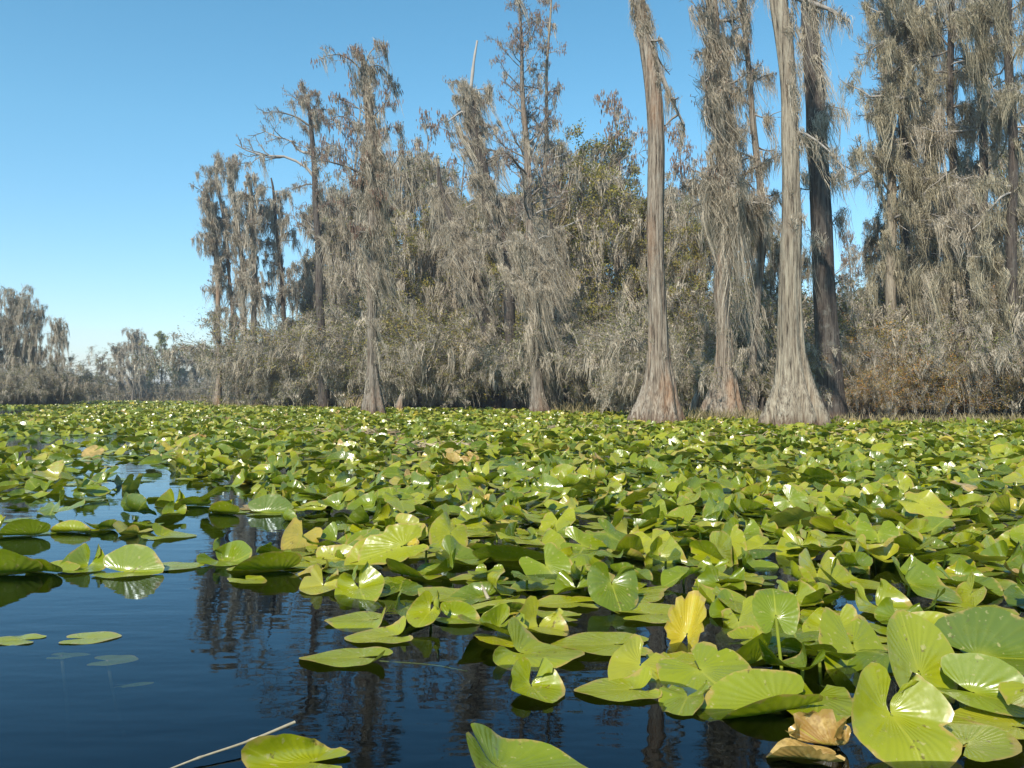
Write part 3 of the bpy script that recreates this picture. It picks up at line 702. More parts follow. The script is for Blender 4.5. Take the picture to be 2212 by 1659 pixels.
for (lab, d, path, sd, bk, nlim, ytop, fl, mlen) in [
    ('leftmost cypress of the cluster with orange brown foot', 74, [(470, 876, 22), (471, 850, 15), (473, 800, 11), (473, 754, 10), (471, 651, 9), (463, 515, 9), (450, 430, 7), (444, 400, 4)], 42, 'bark_red', 30, 395, 0.3, 1.6),
    ('thin grey cypress, second from the left in the cluster', 75, [(513, 877, 10), (507, 754, 7), (497, 617, 7), (484, 480, 6), (470, 390, 4), (464, 350, 2)], 43, 'bark_grey', 26, 350, 0.2, 1.5),
    ('thin pale cypress, third from the left in the cluster', 72, [(534, 878, 18), (533, 850, 9), (528, 720, 8), (523, 583, 8), (508, 446, 7), (498, 370, 4), (495, 340, 2)], 44, 'bark_pale', 26, 345, 0.3, 1.5),
    ('sturdy cypress with pale spreading foot, right one of the cluster', 70, [(553, 879, 40), (552, 862, 24), (551, 830, 15), (550, 754, 12), (549, 617, 12), (545, 480, 12), (540, 400, 8), (536, 372, 4)], 45, 'bark_grey', 30, 375, 0.5, 1.6),
    ('dark cypress with blackish moss lumps, right of the cluster before a sky gap', 72, [(623, 880, 14), (619, 788, 9), (615, 686, 9), (606, 583, 9), (596, 480, 8), (590, 410, 5), (586, 385, 3)], 46, 'bark_dark', 28, 390, 0.2, 1.7)]:
    hero(lab, d, path, group=LG, seed=sd, bark=bk, flute=fl, sides=16, flare_z=1.0,
         auto_px=[dict(n=nlim, y0=650, y1=ytop, l0=1.5, l1=1.8, rise=0.35, curl=0.22), dict(n=5, y0=800, y1=650, l0=1.2, l1=1.3, rise=0.1)], subs=(6, 0.45), twigs=(5, 0.5),
         moss=dict(len=mlen, f0=4, f1=0.75, f2=0.05, per=9, sp=0.16), tm_px=[dict(n=70, y0=700, y1=ytop + 40, len=1.6, wide=0.2, per=9)], catk=300, catk_size=(0.2, 0.049), px_w=0.075, twig_r=0.018, drift=(0.06, 0), up=0.04)

# ---- shrubs and background trees from a few built kinds, copied as individuals
def local_line(h, r0, r1, lean=0.0, seed=0, n=24):
    rg = np.random.default_rng(seed)
    z = np.linspace(0, h, n)
    x = lean * z / h + 0.12 * np.sin(z * 0.7 + rg.uniform(0, 6)); y = 0.12 * np.sin(z * 0.6 + rg.uniform(0, 6))
    x -= x[0]; y -= y[0]
    z[0] = -0.25
    return np.stack([x, y, z], 1), np.linspace(r0, r1, n) + 0.6 * r0 * np.exp(-z / 0.7)

def shrub_parts(seed, h=6.0, wid=3.4, leaves=18000, leaf_mat='leaf_olive', moss_n=1.1, mlen=0.9, leaf_size=0.075, px_w=0.05, moss_mat='moss'):
    """many stems fanning out from the ground and arching outwards"""
    rg = np.random.default_rng(seed)
    n = 46
    az = rg.uniform(0, 2 * PI, n); rr = np.sqrt(rg.uniform(0, 1, n))
    O = np.stack([np.cos(az) * rr * wid * 0.45, np.sin(az) * rr * wid * 0.45, np.full(n, -0.1)], 1)
    D = np.stack([np.cos(az) * rr * 0.45, np.sin(az) * rr * 0.45, np.ones(n)], 1); D /= np.linalg.norm(D, axis=1, keepdims=True)
    L = h * rg.uniform(0.6, 1.12, n) * (1.08 - 0.2 * rr)
    P = np.zeros((n, 8, 3)); P[:, 0] = O; d = D.copy()
    for k in range(1, 8):
        out_ = np.stack([np.cos(az), np.sin(az), np.zeros(n)], 1)
        d = d + rg.normal(0, 0.13, (n, 3)) + out_ * 0.07 * k * 0.6 - np.array([0, 0, 0.035 * k])
        d /= np.linalg.norm(d, axis=1, keepdims=True)
        P[:, k] = P[:, k - 1] + d * (L / 7)[:, None]
    limbs = [(P[i], rg.uniform(0.022, 0.04)) for i in range(n)]
    return tree_parts(seed, None, None, limbs=limbs, subs=(9, 0.34), twigs=(7, 0.5), twig_mat='twig', leaves=leaves, leaf_size=leaf_size, leaf_mat=leaf_mat, moss_mat=moss_mat,
                      moss=dict(len=mlen, f0=3.5 * moss_n, f1=1.3 * moss_n, f2=0.22 * moss_n, per=7, sp=0.10), px_w=px_w, twig_r=0.006, up=-0.02, drift=(0.12, 0), twig_flat=0.8)

def bgtree_parts(seed, h=12, leaves=0, leaf_mat='leaf_fresh', mlen=1.3, m1=1.0, limbs=46, l0=2.6, l1=1.2, catk=0, rise=0.35, px_w=0.07, moss_mat='moss', bark='bark_grey', z0=0.22, leaf_size=0.11, twig_mat='twig'):
    C, rad = local_line(h, 0.16, 0.03, 0.3, seed)
    return tree_parts(seed, C, rad, bark=bark, flute=0.3, flare_z=0.8, sides=12,
                      auto=dict(n=limbs, z0=h * z0, z1=h * 0.98, l0=l0, l1=l1, rise=rise, curl=0.2), subs=(7, 0.42), twigs=(5, 0.5),
                      moss=dict(len=mlen, f0=3.2 * m1, f1=0.75 * m1, f2=0.06 * m1, per=9, sp=0.16), leaves=leaves, leaf_mat=leaf_mat, leaf_size=leaf_size,
                      catk=catk, catk_size=(0.2, 0.049), px_w=px_w, twig_r=0.016, moss_mat=moss_mat, drift=(0.15, 0), twig_mat=twig_mat)

def make_kind(parts):
    return [(pn, mesh_np(pn, V, Q, M[mk], smooth=sm)) for pn, V, Q, mk, sm in parts]

def place_kind(kind, name, loc, label, cat, group, scale, rz):
    e = empty(name, loc, rz); tag(e, label, cat, group)
    e.scale = scale
    for pn, me in kind:
        q = put(bpy.data.objects.new(pn, me), e)
        if pn in ('hanging_moss', 'leaves', 'catkins'): q['kind'] = 'stuff'
    return e

KIND = {
    'shrubA': make_kind(shrub_parts(101, leaf_mat='leaf_olive')),
    'shrubB': make_kind(shrub_parts(102, leaves=24000, leaf_mat='leaf_yellow', moss_n=0.55)),
    'shrubC': make_kind(shrub_parts(103, leaves=11000, moss_n=1.6, mlen=1.1)),
    'shrubO': make_kind(shrub_parts(104, leaves=26000, leaf_mat='leaf_orange', moss_n=0.5, px_w=0.045, leaf_size=0.08)),
    'treeM': make_kind(bgtree_parts(111, m1=1.2, mlen=1.3, leaves=5000, leaf_mat='leaf_olive', leaf_size=0.09)),
    'treeN': make_kind(bgtree_parts(112, m1=1.1, leaves=9000, leaf_mat='leaf_olive', limbs=52, leaf_size=0.1)),
    'treeY': make_kind(bgtree_parts(113, h=9, m1=0.6, leaves=15000, leaf_mat='leaf_yellow', limbs=56, l0=2.8, l1=1.8, z0=0.15)),
    'treeB': make_kind(bgtree_parts(114, h=13, m1=0.15, mlen=0.7, catk=2500, limbs=50, rise=0.8, l0=2.8, l1=1.4, twig_mat='twig_pale')),
    'treeF': make_kind(bgtree_parts(115, h=11, m1=0.9, leaves=7000, leaf_mat='leaf_fresh', px_w=0.08, leaf_size=0.10)),
    'treeW': make_kind(bgtree_parts(117, h=11, m1=1.5, mlen=1.3, l0=1.8, l1=2.8, rise=0.2, limbs=48, px_w=0.09, leaves=3000, leaf_mat='leaf_fresh', leaf_size=0.09)),
    'treeG': make_kind(bgtree_parts(116, h=10, m1=0.12, leaves=16000, leaf_mat='leaf_fresh', px_w=0.08, leaf_size=0.12, l0=3.0, l1=0.6, rise=0.15, limbs=60)),
}
KH = dict(shrubA=5.6, shrubB=5.6, shrubC=5.6, shrubO=5.6, treeM=12, treeN=12, treeY=9, treeB=13, treeF=11, treeW=11, treeG=10)
srg = np.random.default_rng(55)
NAMES = {'shrub': ('mossy_shrub', 'shrub'), 'treeM': ('mossy_tree', 'tree'), 'treeN': ('mossy_tree', 'tree'), 'treeY': ('leafy_tree', 'tree'), 'treeB': ('bare_tree', 'tree'), 'treeF': ('mossy_tree', 'tree'), 'treeG': ('leafy_tree', 'tree'), 'treeW': ('mossy_tree', 'tree')}
def plant(kind, px, dist, top_py, label, group, wide=1.0):
    p = at(px, 860, dist); topz = at(px, top_py, dist)[2]
    s = topz / KH[kind]
    nm, cat = NAMES.get(kind, NAMES['shrub'])
    place_kind(KIND[kind], nm, (p[0], dist, 0.0), label, cat, group, (s * wide, s * wide, s), srg.uniform(-0.5, 0.5) if srg.uniform() < 0.5 else PI + srg.uniform(-0.5, 0.5))

LOOK = {'shrubA': 'olive mossy shrub', 'shrubB': 'yellow green mossy shrub', 'shrubC': 'pale moss smothered shrub', 'shrubO': 'rusty orange mossy shrub',
        'treeM': 'grey tree buried in moss', 'treeN': 'mossy tree with olive leaves', 'treeY': 'leafy yellow green crown', 'treeB': 'bare twiggy grey crown', 'treeF': 'pale hazy mossy tree', 'treeG': 'fresh green leafy tree'}
LAND = [(560, 'the left cypress cluster'), (700, 'the long limbed cypress'), (806, 'the mop headed cypress'), (930, 'the dark hollow'), (1060, 'the spike topped tree'), (1164, 'the twin footed cypress'),
        (1300, 'the sedge at the hollow'), (1421, 'the bare reddish trunk'), (1563, 'the moss coated trunk'), (1716, 'the broad pale trunk'), (1806, 'the dark trunk'), (1928, 'the pale thin trunk'), (2060, 'the wide olive moss tree'), (2188, 'the rightmost tree')]
used = {}
def auto_label(kind, px, row):
    k = min(LAND, key=lambda a: abs(a[0] - px))
    side = 'right of' if px > k[0] + 12 else ('left of' if px < k[0] - 12 else 'directly behind')
    s = f"{LOOK[kind]}, {row} {side} {k[1]}"
    used[s] = used.get(s, 0) + 1
    if used[s] > 1:
        s = f"{LOOK[kind]}, {row} farther {side} {k[1]}"
        used[s] = used.get(s, 0) + 1
        if used[s] > 1: s = s.replace(', ', ', ' + ['second ', 'third ', 'fourth ', 'fifth '][min(used[s] - 2, 3)], 1)
    return s

def shore_d(px):
    xs = [p[0] for p in SHORE_PX]; ys = [p[1] for p in SHORE_PX]
    return dist_of(np.interp(px, xs, ys))
# front row: shrubs on the bank  (kind, px, top py, wide)
front = [('shrubC', 662, 795, 0.9), ('shrubA', 690, 775, 1.0), ('shrubC', 690, 760, 1.2), ('shrubB', 735, 745, 1.2), ('shrubC', 775, 770, 1.1), ('shrubA', 880, 740, 1.2), ('shrubC', 935, 720, 1.2), ('shrubA', 985, 700, 1.2),
         ('shrubC', 1045, 715, 1.2), ('shrubB', 1095, 690, 1.2), ('shrubC', 1240, 700, 1.2), ('shrubA', 1300, 680, 1.2), ('shrubC', 1365, 690, 1.1), ('shrubC', 1480, 700, 1.1), ('shrubA', 1520, 730, 1.0), ('shrubB', 1610, 720, 1.0),
         ('shrubA', 1660, 690, 1.0), ('shrubO', 1868, 740, 0.9), ('shrubO', 1912, 700, 1.0), ('shrubC', 1955, 760, 1.0), ('shrubO', 1995, 730, 1.0), ('shrubO', 2050, 745, 1.0), ('shrubC', 2105, 640, 0.9), ('shrubC', 2150, 620, 0.9), ('shrubO', 2205, 700, 1.0), ('shrubC', 2235, 600, 0.9)]
for kd, px, ty, w in front:
    d0 = shore_d(px)
    plant(kd, px, d0 + (4.5 if px < 1400 else 3.2) + srg.uniform(0, 1.5), ty, auto_label(kd, px, 'at the waterline'), 'shrubs along the bank', w * 1.15)
second = [('shrubA', 698, 715, 0.9), ('shrubB', 728, 680, 1.0), ('shrubA', 715, 660, 1.3), ('shrubC', 760, 650, 1.3), ('shrubB', 850, 640, 1.3), ('shrubA', 905, 650, 1.3), ('shrubB', 960, 620, 1.3), ('shrubA', 1015, 640, 1.3), ('shrubB', 1075, 610, 1.3),
          ('shrubA', 1130, 640, 1.3), ('shrubB', 1200, 620, 1.3), ('shrubC', 1260, 600, 1.3), ('shrubA', 1325, 600, 1.3), ('shrubC', 1380, 590, 1.2), ('shrubA', 1455, 600, 1.2), ('shrubC', 1520, 590, 1.2), ('shrubA', 1590, 620, 1.2), ('shrubA', 1650, 580, 1.2), ('shrubB', 1740, 640, 1.1),
          ('shrubA', 1845, 650, 0.9), ('shrubO', 1880, 610, 1.1), ('shrubC', 1940, 620, 1.2), ('shrubO', 2020, 640, 1.2), ('shrubC', 2080, 600, 1.2), ('shrubB', 2140, 610, 1.2), ('shrubC', 2200, 590, 1.2)]
for kd, px, ty, w in second:
    plant(kd, px, shore_d(px) + 8.5 + srg.uniform(0, 2), ty, auto_label(kd, px, 'in the second rank'), 'shrubs behind the bank', w * 0.95)
third = [('treeM', 672, 560), ('treeN', 690, 450), ('treeM', 715, 400), ('treeN', 745, 450), ('treeM', 765, 400), ('treeB', 755, 220), ('treeN', 835, 430), ('treeY', 870, 480), ('treeY', 1020, 470), ('treeY', 1100, 460), ('treeY', 1215, 440), ('treeY', 1395, 470), ('treeY', 1470, 520), ('treeM', 880, 330), ('treeB', 905, 290), ('treeN', 930, 360), ('treeM', 960, 400), ('treeB', 985, 330), ('treeM', 1000, 430),
         ('treeN', 1060, 420), ('treeM', 1120, 430), ('treeN', 1180, 400), ('treeM', 1215, 300), ('treeY', 1270, 345), ('treeM', 1250, 430), ('treeY', 1330, 390), ('treeM', 1380, 420), ('treeB', 1350, 235), ('treeB', 1485, 300), ('treeM', 1440, 400), ('treeN', 1500, 440), ('treeM', 1555, 430), ('treeN', 1610, 440), ('treeN', 1665, 480),
         ('treeN', 1730, 560), ('treeM', 1905, 470), ('treeB', 1845, 520), ('treeM', 1975, 400), ('treeN', 2040, 380), ('treeM', 2100, 330), ('treeN', 2170, 330)]
for kd, px, ty in third:
    dd = shore_d(px) + 11 + srg.uniform(0, 7) + (6 if kd == 'treeB' else -4 if kd == 'treeY' else 0)
    plant(kd, px, dd, ty, auto_label(kd, px, 'rising behind and'), 'background swamp trees', 0.9 if px < 1400 else 0.8)
# far rank closing the horizon
for i, px in enumerate(range(705, 2260, 62)):
    kd = ['shrubA', 'shrubC', 'shrubB'][i % 3]
    if 1790 < px < 1850: continue
    plant(kd, px, shore_d(px) + 18 + srg.uniform(0, 4), 640 if px < 1600 else 560, auto_label(kd, px, 'deepest in the thicket'), 'shrubs deep in the thicket', 1.5)
# ---- far distance, left
FG = 'far trees across the channel'
for kd, px, d, ty, w, lab in [
        ('treeW', 285, 135, 712, 0.8, 'flat topped mossy cypress across the channel, tallest of the far trees'),
        ('treeG', 350, 140, 716, 0.95, 'cone shaped light green tree across the channel'),
        ('treeW', 255, 138, 742, 1.05, 'far mossy tree left behind the flat topped cypress'),
        ('treeF', 312, 150, 745, 1.05, 'far mossy tree between the flat topped and the green cone tree'),
        ('treeF', 392, 145, 742, 1.05, 'far grey green tree just right of the green cone tree'),
        ('treeW', 425, 150, 748, 1.05, 'far pale tree beside the left cluster'),
        ('treeF', 460, 155, 752, 1.05, 'far pale tree seen between the first cluster trunks'),
        ('treeF', 500, 152, 745, 1.05, 'far pale tree seen between the middle cluster trunks'),
        ('treeW', 545, 150, 740, 1.05, 'far pale tree behind the sturdy cluster cypress'),
        ('treeF', 590, 150, 735, 1.05, 'far pale tree behind the dark lumpy cypress'),
        ('treeF', 222, 150, 768, 1.05, 'low far tree with flat side branch left of the flat topped cypress'),
        ('treeF', 190, 165, 798, 1.2, 'low hazy tree near the channel mouth'),
        ('treeF', 160, 180, 805, 1.2, 'lowest hazy tree at the channel mouth')]:
    plant(kd, px, d, ty, lab, FG, w)
for i, (px, ty) in enumerate([(150, 835), (185, 828), (222, 815), (262, 808), (300, 812), (338, 812), (372, 805), (408, 800), (445, 805), (485, 802), (528, 800), (570, 798), (605, 790), (130, 835), (105, 840)]):
    place = ['at the channel mouth', 'right of the channel mouth', 'under the low side branched tree', 'under the flat topped cypress', 'right of the flat topped cypress', 'under the green cone tree', 'right of the green cone tree',
             'left of the cluster', 'behind the leftmost cluster trunk', 'behind the thin grey cluster trunk', 'behind the pale cluster trunk', 'right of the sturdy cluster trunk', 'behind the dark lumpy cluster cypress', 'in the channel behind the wooded point', 'hidden edge beside the wooded point'][i]
    plant(['shrubA', 'shrubC', 'shrubA'][i % 3], px, 140 + (i % 3) * 6 if px > 140 else 170, ty, 'low grey green bush on the far shore ' + place, 'bushes on the far shore', 1.25)
LP = 'trees of the wooded point'
for kd, px, d, ty, w, lab in [
        ('treeW', 42, 80, 628, 0.8, 'tallest mossy tree on the left wooded point'),
        ('treeW', 78, 79, 655, 0.62, 'mossy tree just right of the tallest on the wooded point'),
        ('treeW', 118, 77, 688, 0.6, 'dark trunked mossy cypress at the right tip of the wooded point'),
        ('treeN', 5, 82, 690, 1.0, 'mossy olive tree at the left frame edge on the wooded point'),
        ('treeM', 58, 84, 720, 1.0, 'lower mossy tree in the middle of the wooded point'),
        ('treeW', -30, 80, 680, 1.1, 'mossy tree cut by the left frame edge')]:
    plant(kd, px, d, ty, lab, LP, w)
for kd, px, d, ty, w, lab in [
        ('shrubC', 15, 76, 770, 1.3, 'grey mossy bush at the left frame edge below the wooded point trees'),
        ('shrubA', 55, 76, 760, 1.3, 'dark bush in the middle of the wooded point waterline'),
        ('shrubC', 90, 77, 778, 1.2, 'mossy bush right of the middle on the wooded point'),
        ('shrubA', 122, 77.5, 800, 1.2, 'round dark bush at the right tip of the wooded point'),
        ('shrubA', -25, 75, 780, 1.3, 'bush partly outside the left frame edge'),
        ('shrubA', 35, 82, 740, 1.4, 'taller bush behind the middle of the wooded point'),
        ('shrubA', 100, 83, 765, 1.4, 'taller bush behind the right tip of the wooded point')]:
    plant(kd, px, d, ty, lab, 'bushes of the wooded point', w)

# ---- sedge and dead reed litter
def grass_patch(name, label, spots, mat, cat, w=0.03):
    a = Acc(); rg = np.random.default_rng(sum(map(ord, name)))
    for (px0, px1, py0, py1, n, h) in spots:
        O = np.array([G(rg.uniform(px0, px1), rg.uniform(py0, py1)) for _ in range(n)])
        hh = h * rg.uniform(0.4, 1.2, n)
        t = np.linspace(0, 1, 4)[None, :, None]
        dv = np.concatenate([rg.normal(0, 0.28, (n, 2)), np.ones((n, 1))], 1)
        P = O[:, None] + t * hh[:, None, None] * dv[:, None] + (t ** 2) * hh[:, None, None] * np.concatenate([rg.normal(0, 0.2, (n, 2)), -0.15 * np.ones((n, 1))], 1)[:, None]
        P[:, 0, 2] = -0.03
        V, Q = ribbons(P, np.tile([1, 0.9, 0.7, 0.1], (n, 1)) * w, rg.uniform(-1, 1, n)); a.add(V, Q)
    o = a.obj(name, M[mat], smooth=False); tag(o, label, cat, kind='stuff')
grass_patch('sedge', 'thin brown and green sedge stalks along the bank', [(1180, 1400, 884, 893, 900, 0.75), (1470, 1660, 903, 912, 700, 0.5), (1800, 2212, 908, 917, 900, 0.35), (440, 780, 873, 883, 500, 0.8), (1215, 1300, 886, 896, 260, 0.7), (150, 460, 866, 870, 500, 1.2), (1480, 1560, 860, 905, 150, 0.6)], 'grass', 'sedge')
grass_patch('dry_grass', 'straw coloured dry grass clump left of the mop headed cypress', [(745, 785, 878, 884, 420, 1.3), (330, 460, 866, 869, 300, 1.5)], 'straw', 'dry grass', 0.05)

for (lab, px, py, h, w_, sd, bk) in [
        ('broken brown snag stub between the bare reddish trunk and the moss coated trunk', 1497, 905, 1.05, 0.42, 81, 'bark_red'),
        ('short straw brown stub at the left foot of the bare reddish trunk', 1366, 899, 0.75, 0.26, 82, 'bark_grey'),
        ('narrow dark stub between the slender leaning cypress and the broad pale trunk', 1643, 905, 0.9, 0.22, 83, 'bark_dark'),
        ('leaning brown stump right of the mop headed cypress foot', 862, 888, 1.0, 0.5, 84, 'bark_red')]:
    b = G(px, py); z = np.linspace(-0.2, h, 12)
    C = np.stack([0.18 * z ** 2, 0 * z, z], 1); V, Q = trunk_mesh(C, w_ * 0.5 * (1.15 - 0.75 * (z + 0.2) / (h + 0.2)), 18, 0.5, 5, sd, 0.5)
    V[-18:, 2] += np.random.default_rng(sd).uniform(-0.25, 0.05, 18) * h
    o = mobj('snag', V, Q, M[bk]); o.location = b; tag(o, lab, 'tree stump', 'snags at the water edge')
def litter():
    a = Acc(); rg = np.random.default_rng(5)
    for (x0, x1, y0, y1, n) in [(560, 860, 934, 941, 260), (870, 1060, 966, 971, 130), (1180, 1420, 925, 930, 120), (300, 560, 905, 909, 120), (1500, 2100, 930, 950, 120)]:
        O = np.array([G(rg.uniform(x0, x1), rg.uniform(y0, y1), 0.02) for _ in range(n)]); O[:, 2] += rg.uniform(0, 0.07, n)
        d = rg.normal(0, 1, (n, 3)) * np.array([1, 0.5, 0.12]); d /= np.linalg.norm(d, axis=1, keepdims=True)
        L = rg.uniform(0.15, 0.6, n); t = np.linspace(-0.5, 0.5, 4)[None, :, None]
        P = O[:, None] + d[:, None] * t * L[:, None, None] + np.cumsum(rg.normal(0, 0.01, (n, 4, 3)), 1)
        V, Q = tubes(P, np.full((n, 4), 0.009), 4); a.add(V, Q)
    o = a.obj('reed_litter', M['straw'], smooth=False); tag(o, 'tan broken reed litter caught among the far lily pads', 'reed litter', kind='stuff')
litter()

# ------------------------------------------------------------------ lily pads
def roll(P, ndir, s0, Rc, amax):
    """bend everything beyond the line at distance s0 along direction ndir (rad) round a cylinder of radius Rc up to amax (signed)"""
    n = np.array([math.cos(ndir), math.sin(ndir)])
    s = P[:, 0] * n[0] + P[:, 1] * n[1] - s0
    m = s > 0
    sg = 1 if amax >= 0 else -1; am = abs(amax)
    ang = np.minimum(s / Rc, am); rest = np.maximum(s - Rc * am, 0)
    h = P[:, 2] * sg
    ns = (Rc - h) * np.sin(ang) + rest * np.cos(ang)
    nz = Rc - (Rc - h) * np.cos(ang) + rest * np.sin(ang)
    out = P.copy()
    out[m, 0] = P[m, 0] + (ns - s)[m] * n[0]
    out[m, 1] = P[m, 1] + (ns - s)[m] * n[1]
    out[m, 2] = (nz * sg)[m]
    return out

def leaf_mesh(rg, L, nA=40, nR=7, bends=(), wave=0.02, ruffle=0.0, gap=20, wd=0.39, notch=0):
    g = R(gap)
    th = np.linspace(-PI + g, PI - g, nA)
    a, b, cx = 0.5, wd, 0.10
    ct, s_ = np.cos(th), np.sin(th)
    A = ct ** 2 / a ** 2 + s_ ** 2 / b ** 2; B = -2 * ct * cx / a ** 2; C = cx ** 2 / a ** 2 - 1
    r = (-B + np.sqrt(B * B - 4 * A * C)) / (2 * A)
    u = (PI - g - np.abs(th))
    r *= 1 - 0.22 * np.exp(-(u / 0.11) ** 1.5) + 0.12 * np.exp(-((u - 0.35) / 0.25) ** 2)
    r *= 1 + 0.09 * np.exp(-(th / 0.20) ** 2)
    r *= 1 + rg.normal(0, 0.006, nA)
    for _ in range(notch):
        r *= 1 - rg.uniform(0.08, 0.28) * np.exp(-((th - rg.uniform(-2.5, 2.5)) / rg.uniform(0.06, 0.16)) ** 2)
    rho = np.linspace(0.02, 1, nR) ** 0.9
    X = (rho[:, None] * (r * ct)[None]) * L; Y = (rho[:, None] * (r * s_)[None]) * L
    uv = np.stack([X / L, Y / L], -1).reshape(-1, 2)
    rr = np.tile(rho[:, None], (1, nA))
    Z = np.zeros_like(X)
    for k in (2, 3, 5):
        Z += rr ** 2 * wave * L * np.sin(k * th + rg.uniform(0, 6.28))[None] * rg.uniform(0.3, 1)
    if ruffle:
        Z += rr ** 4 * ruffle * L * (np.sin(11 * th + rg.uniform(0, 6)) + 0.6 * np.sin(17 * th + rg.uniform(0, 6)))[None]
    Z += 0.012 * L * np.abs(Y / L) * 2
    P = np.stack([X, Y, Z], -1).reshape(-1, 3)
    for (nd, s0, Rc, am) in bends:
        P = roll(P, R(nd), s0 * L, Rc * L, R(am))
    i, j = np.meshgrid(np.arange(nR - 1), np.arange(nA - 1), indexing='ij')
    q = i * nA + j
    Q = np.stack([q, q + 1, q + nA + 1, q + nA], -1).reshape(-1, 4)[:, ::-1]
    Q = Q[:, ::-1]
    return P, Q, uv, rr.reshape(-1)

def bends_for(rg, post):
    u = rg.uniform
    if post == 'flat': return [(u(-180, 180), u(0.25, 0.4), 0.3, u(5, 35))] if u() < 0.5 else []
    if post == 'butterfly': return [(180 - u(25, 55), u(-0.04, 0.06), u(0.08, 0.22), u(38, 80)), (180 + u(25, 55), u(-0.04, 0.06), u(0.08, 0.22), u(40, 95))] + ([(u(-30, 30), 0.25, 0.3, u(-20, 30))])
    if post == 'vfold': return [(90, 0.0, u(0.05, 0.2), u(15, 80)), (-90, 0.0, u(0.05, 0.2), u(15, 80))]
    if post == 'halfup': 
        s = 1 if u() < 0.5 else -1
        return [(s * u(60, 120), u(-0.02, 0.1), u(0.08, 0.25), u(40, 110))]
    if post == 'curl': return [(u(-180, 180), u(0.05, 0.2), u(0.1, 0.2), u(60, 170)), (u(-180, 180), 0.2, 0.2, u(20, 80))]
    if post == 'dome': return [(90, 0.02, 0.3, -u(15, 45)), (-90, 0.02, 0.3, -u(15, 45)), (0, 0.1, 0.4, -u(0, 40))]
    return []

def rot_xyz(P, yaw, pitch, roll_):
    """pitch raises the tip, roll raises the left half; then yaw"""
    c, s = math.cos(pitch), math.sin(pitch)
    x, y, z = P[:, 0], P[:, 1], P[:, 2]
    x, z = x * c - z * s, x * s + z * c
    c, s = math.cos(roll_), math.sin(roll_)
    y, z = y * c - z * s, y * s + z * c
    c, s = math.cos(yaw), math.sin(yaw)
    return np.stack([x * c - y * s, x * s + y * c, z], 1)

PG = 'lily pads nearest to the boat'
def make_pad(loc, L, heading, post='flat', bends=None, tone=0.4, tilt=0, bank=0, lift=0.0, seed=0, label='', stem=None, wave=None, ruffle=0.0, notch=0, wd=0.39, gap=20, sink=None, res=(44, 9), cat='lily pad', under=False, keep=False, stem_to=None):
    rg = np.random.default_rng(seed + 1000)
    bd = bends if bends is not None else bends_for(rg, post)
    if wave is None: wave = 0.012 if post == 'flat' else 0.035
    P, Q, uv, rho = leaf_mesh(rg, L, res[0], res[1], bd, wave, ruffle, gap, wd, notch)
    P = rot_xyz(P, R(heading), R(tilt), R(bank))
    zmin = np.percentile(P[:, 2], 12)
    if not under:
        P[:, 2] += -zmin + 0.006 if lift == 0 else lift
    else:
        P[:, 2] += lift
    raised = (lift > 0.03)
    if stem is None: stem = raised
    tn = np.full(len(P), tone)
    at_ = dict(tone=tn, rho=rho)
    if stem:
        e = empty('lily_pad', (loc[0], loc[1], 0)); tag(e, label, cat, PG)
        mobj('blade', P, Q, M['pad'], e, attrs=at_, uv=uv)
        top = P[:res[0]].mean(0)
        end = np.array([rg.uniform(-0.06, 0.06), rg.uniform(-0.02, 0.10), -0.5]) if stem_to is None else np.array(stem_to)
        mid = (top + end) / 2 + np.array([rg.uniform(-0.02, 0.02), 0.01, 0])
        S = catmull(np.array([top - np.array([0, 0, 0.001]), mid, end]), 9)[None]
        V, Qs = tubes(S, np.full((1, 9), 0.0048 + 0.004 * L), 8)
        mobj('stem', V, Qs, M['stem' if not under else 'stem_under'], e)
        return e
    o = mobj('lily_pad', P, Q, M['pad'], attrs=at_, uv=uv)
    o.location = (loc[0], loc[1], 0)
    return tag(o, label, cat, PG)

placed = []      # (x, y, px, py, L, landmark)
def hand(px, py, wpx, heading, label, post='flat', **k):
    """px, py: where the leaf stalk joins; wpx: leaf length in frame pixels"""
    lift = k.get('lift', 0.0)
    p = G(px, py, max(lift, 0.0))
    dd = p[1]
    L = wpx * dd / F
    short = k.pop('short', None)
    make_pad(p, L, heading, post, seed=len(placed) * 7 + 3, label=label, **k)
    placed.append((p[0], p[1], px, py, L, short, heading))

hand(779, 1424, 205, 182, 'flat olive lily pad alone on the dark water, tip left, back lobe folded', bends=[(150, 0.18, 0.1, 50)], tone=0.50, wd=0.31, short='the lone flat pad')
hand(842, 1378, 150, 186, 'flat olive pad with a raised right lobe, just above the lone flat pad', bends=[(-150, 0.1, 0.12, 70)], tone=0.58)
hand(930, 1318, 118, -105, 'pale standing pad with radiating sheen and rolled edge above the lone flat pad', bends=[(140, 0.0, 0.12, 78), (-140, 0.02, 0.12, 85), (90, 0.18, 0.1, 60)], tone=0.52, tilt=-12, lift=0.05, short='the pale rolled pad')
hand(975, 1338, 110, -30, 'upright rounded lobe pad just right of the pale rolled pad', bends=[(95, 0.0, 0.12, 80)], tone=0.38)
hand(800, 1345, 150, 183, 'dark edged flat pad pointing left below the pale rolled pad', bends=[(90, 0.12, 0.12, -20), (170, 0.05, 0.15, 60)], tone=0.50)
hand(698, 1268, 118, -92, 'pale yellowish pad with two raised lobes like butterfly wings, at the open water edge', bends=[(150, -0.02, 0.08, 62), (-150, -0.02, 0.08, 62)], tone=0.74, notch=1, short='the butterfly pad')
hand(684, 1238, 100, 172, 'beige folded dry pad right behind the butterfly pad', 'curl', tone=0.88, bends=[(180, 0.05, 0.12, 120), (0, 0.2, 0.2, -30)])
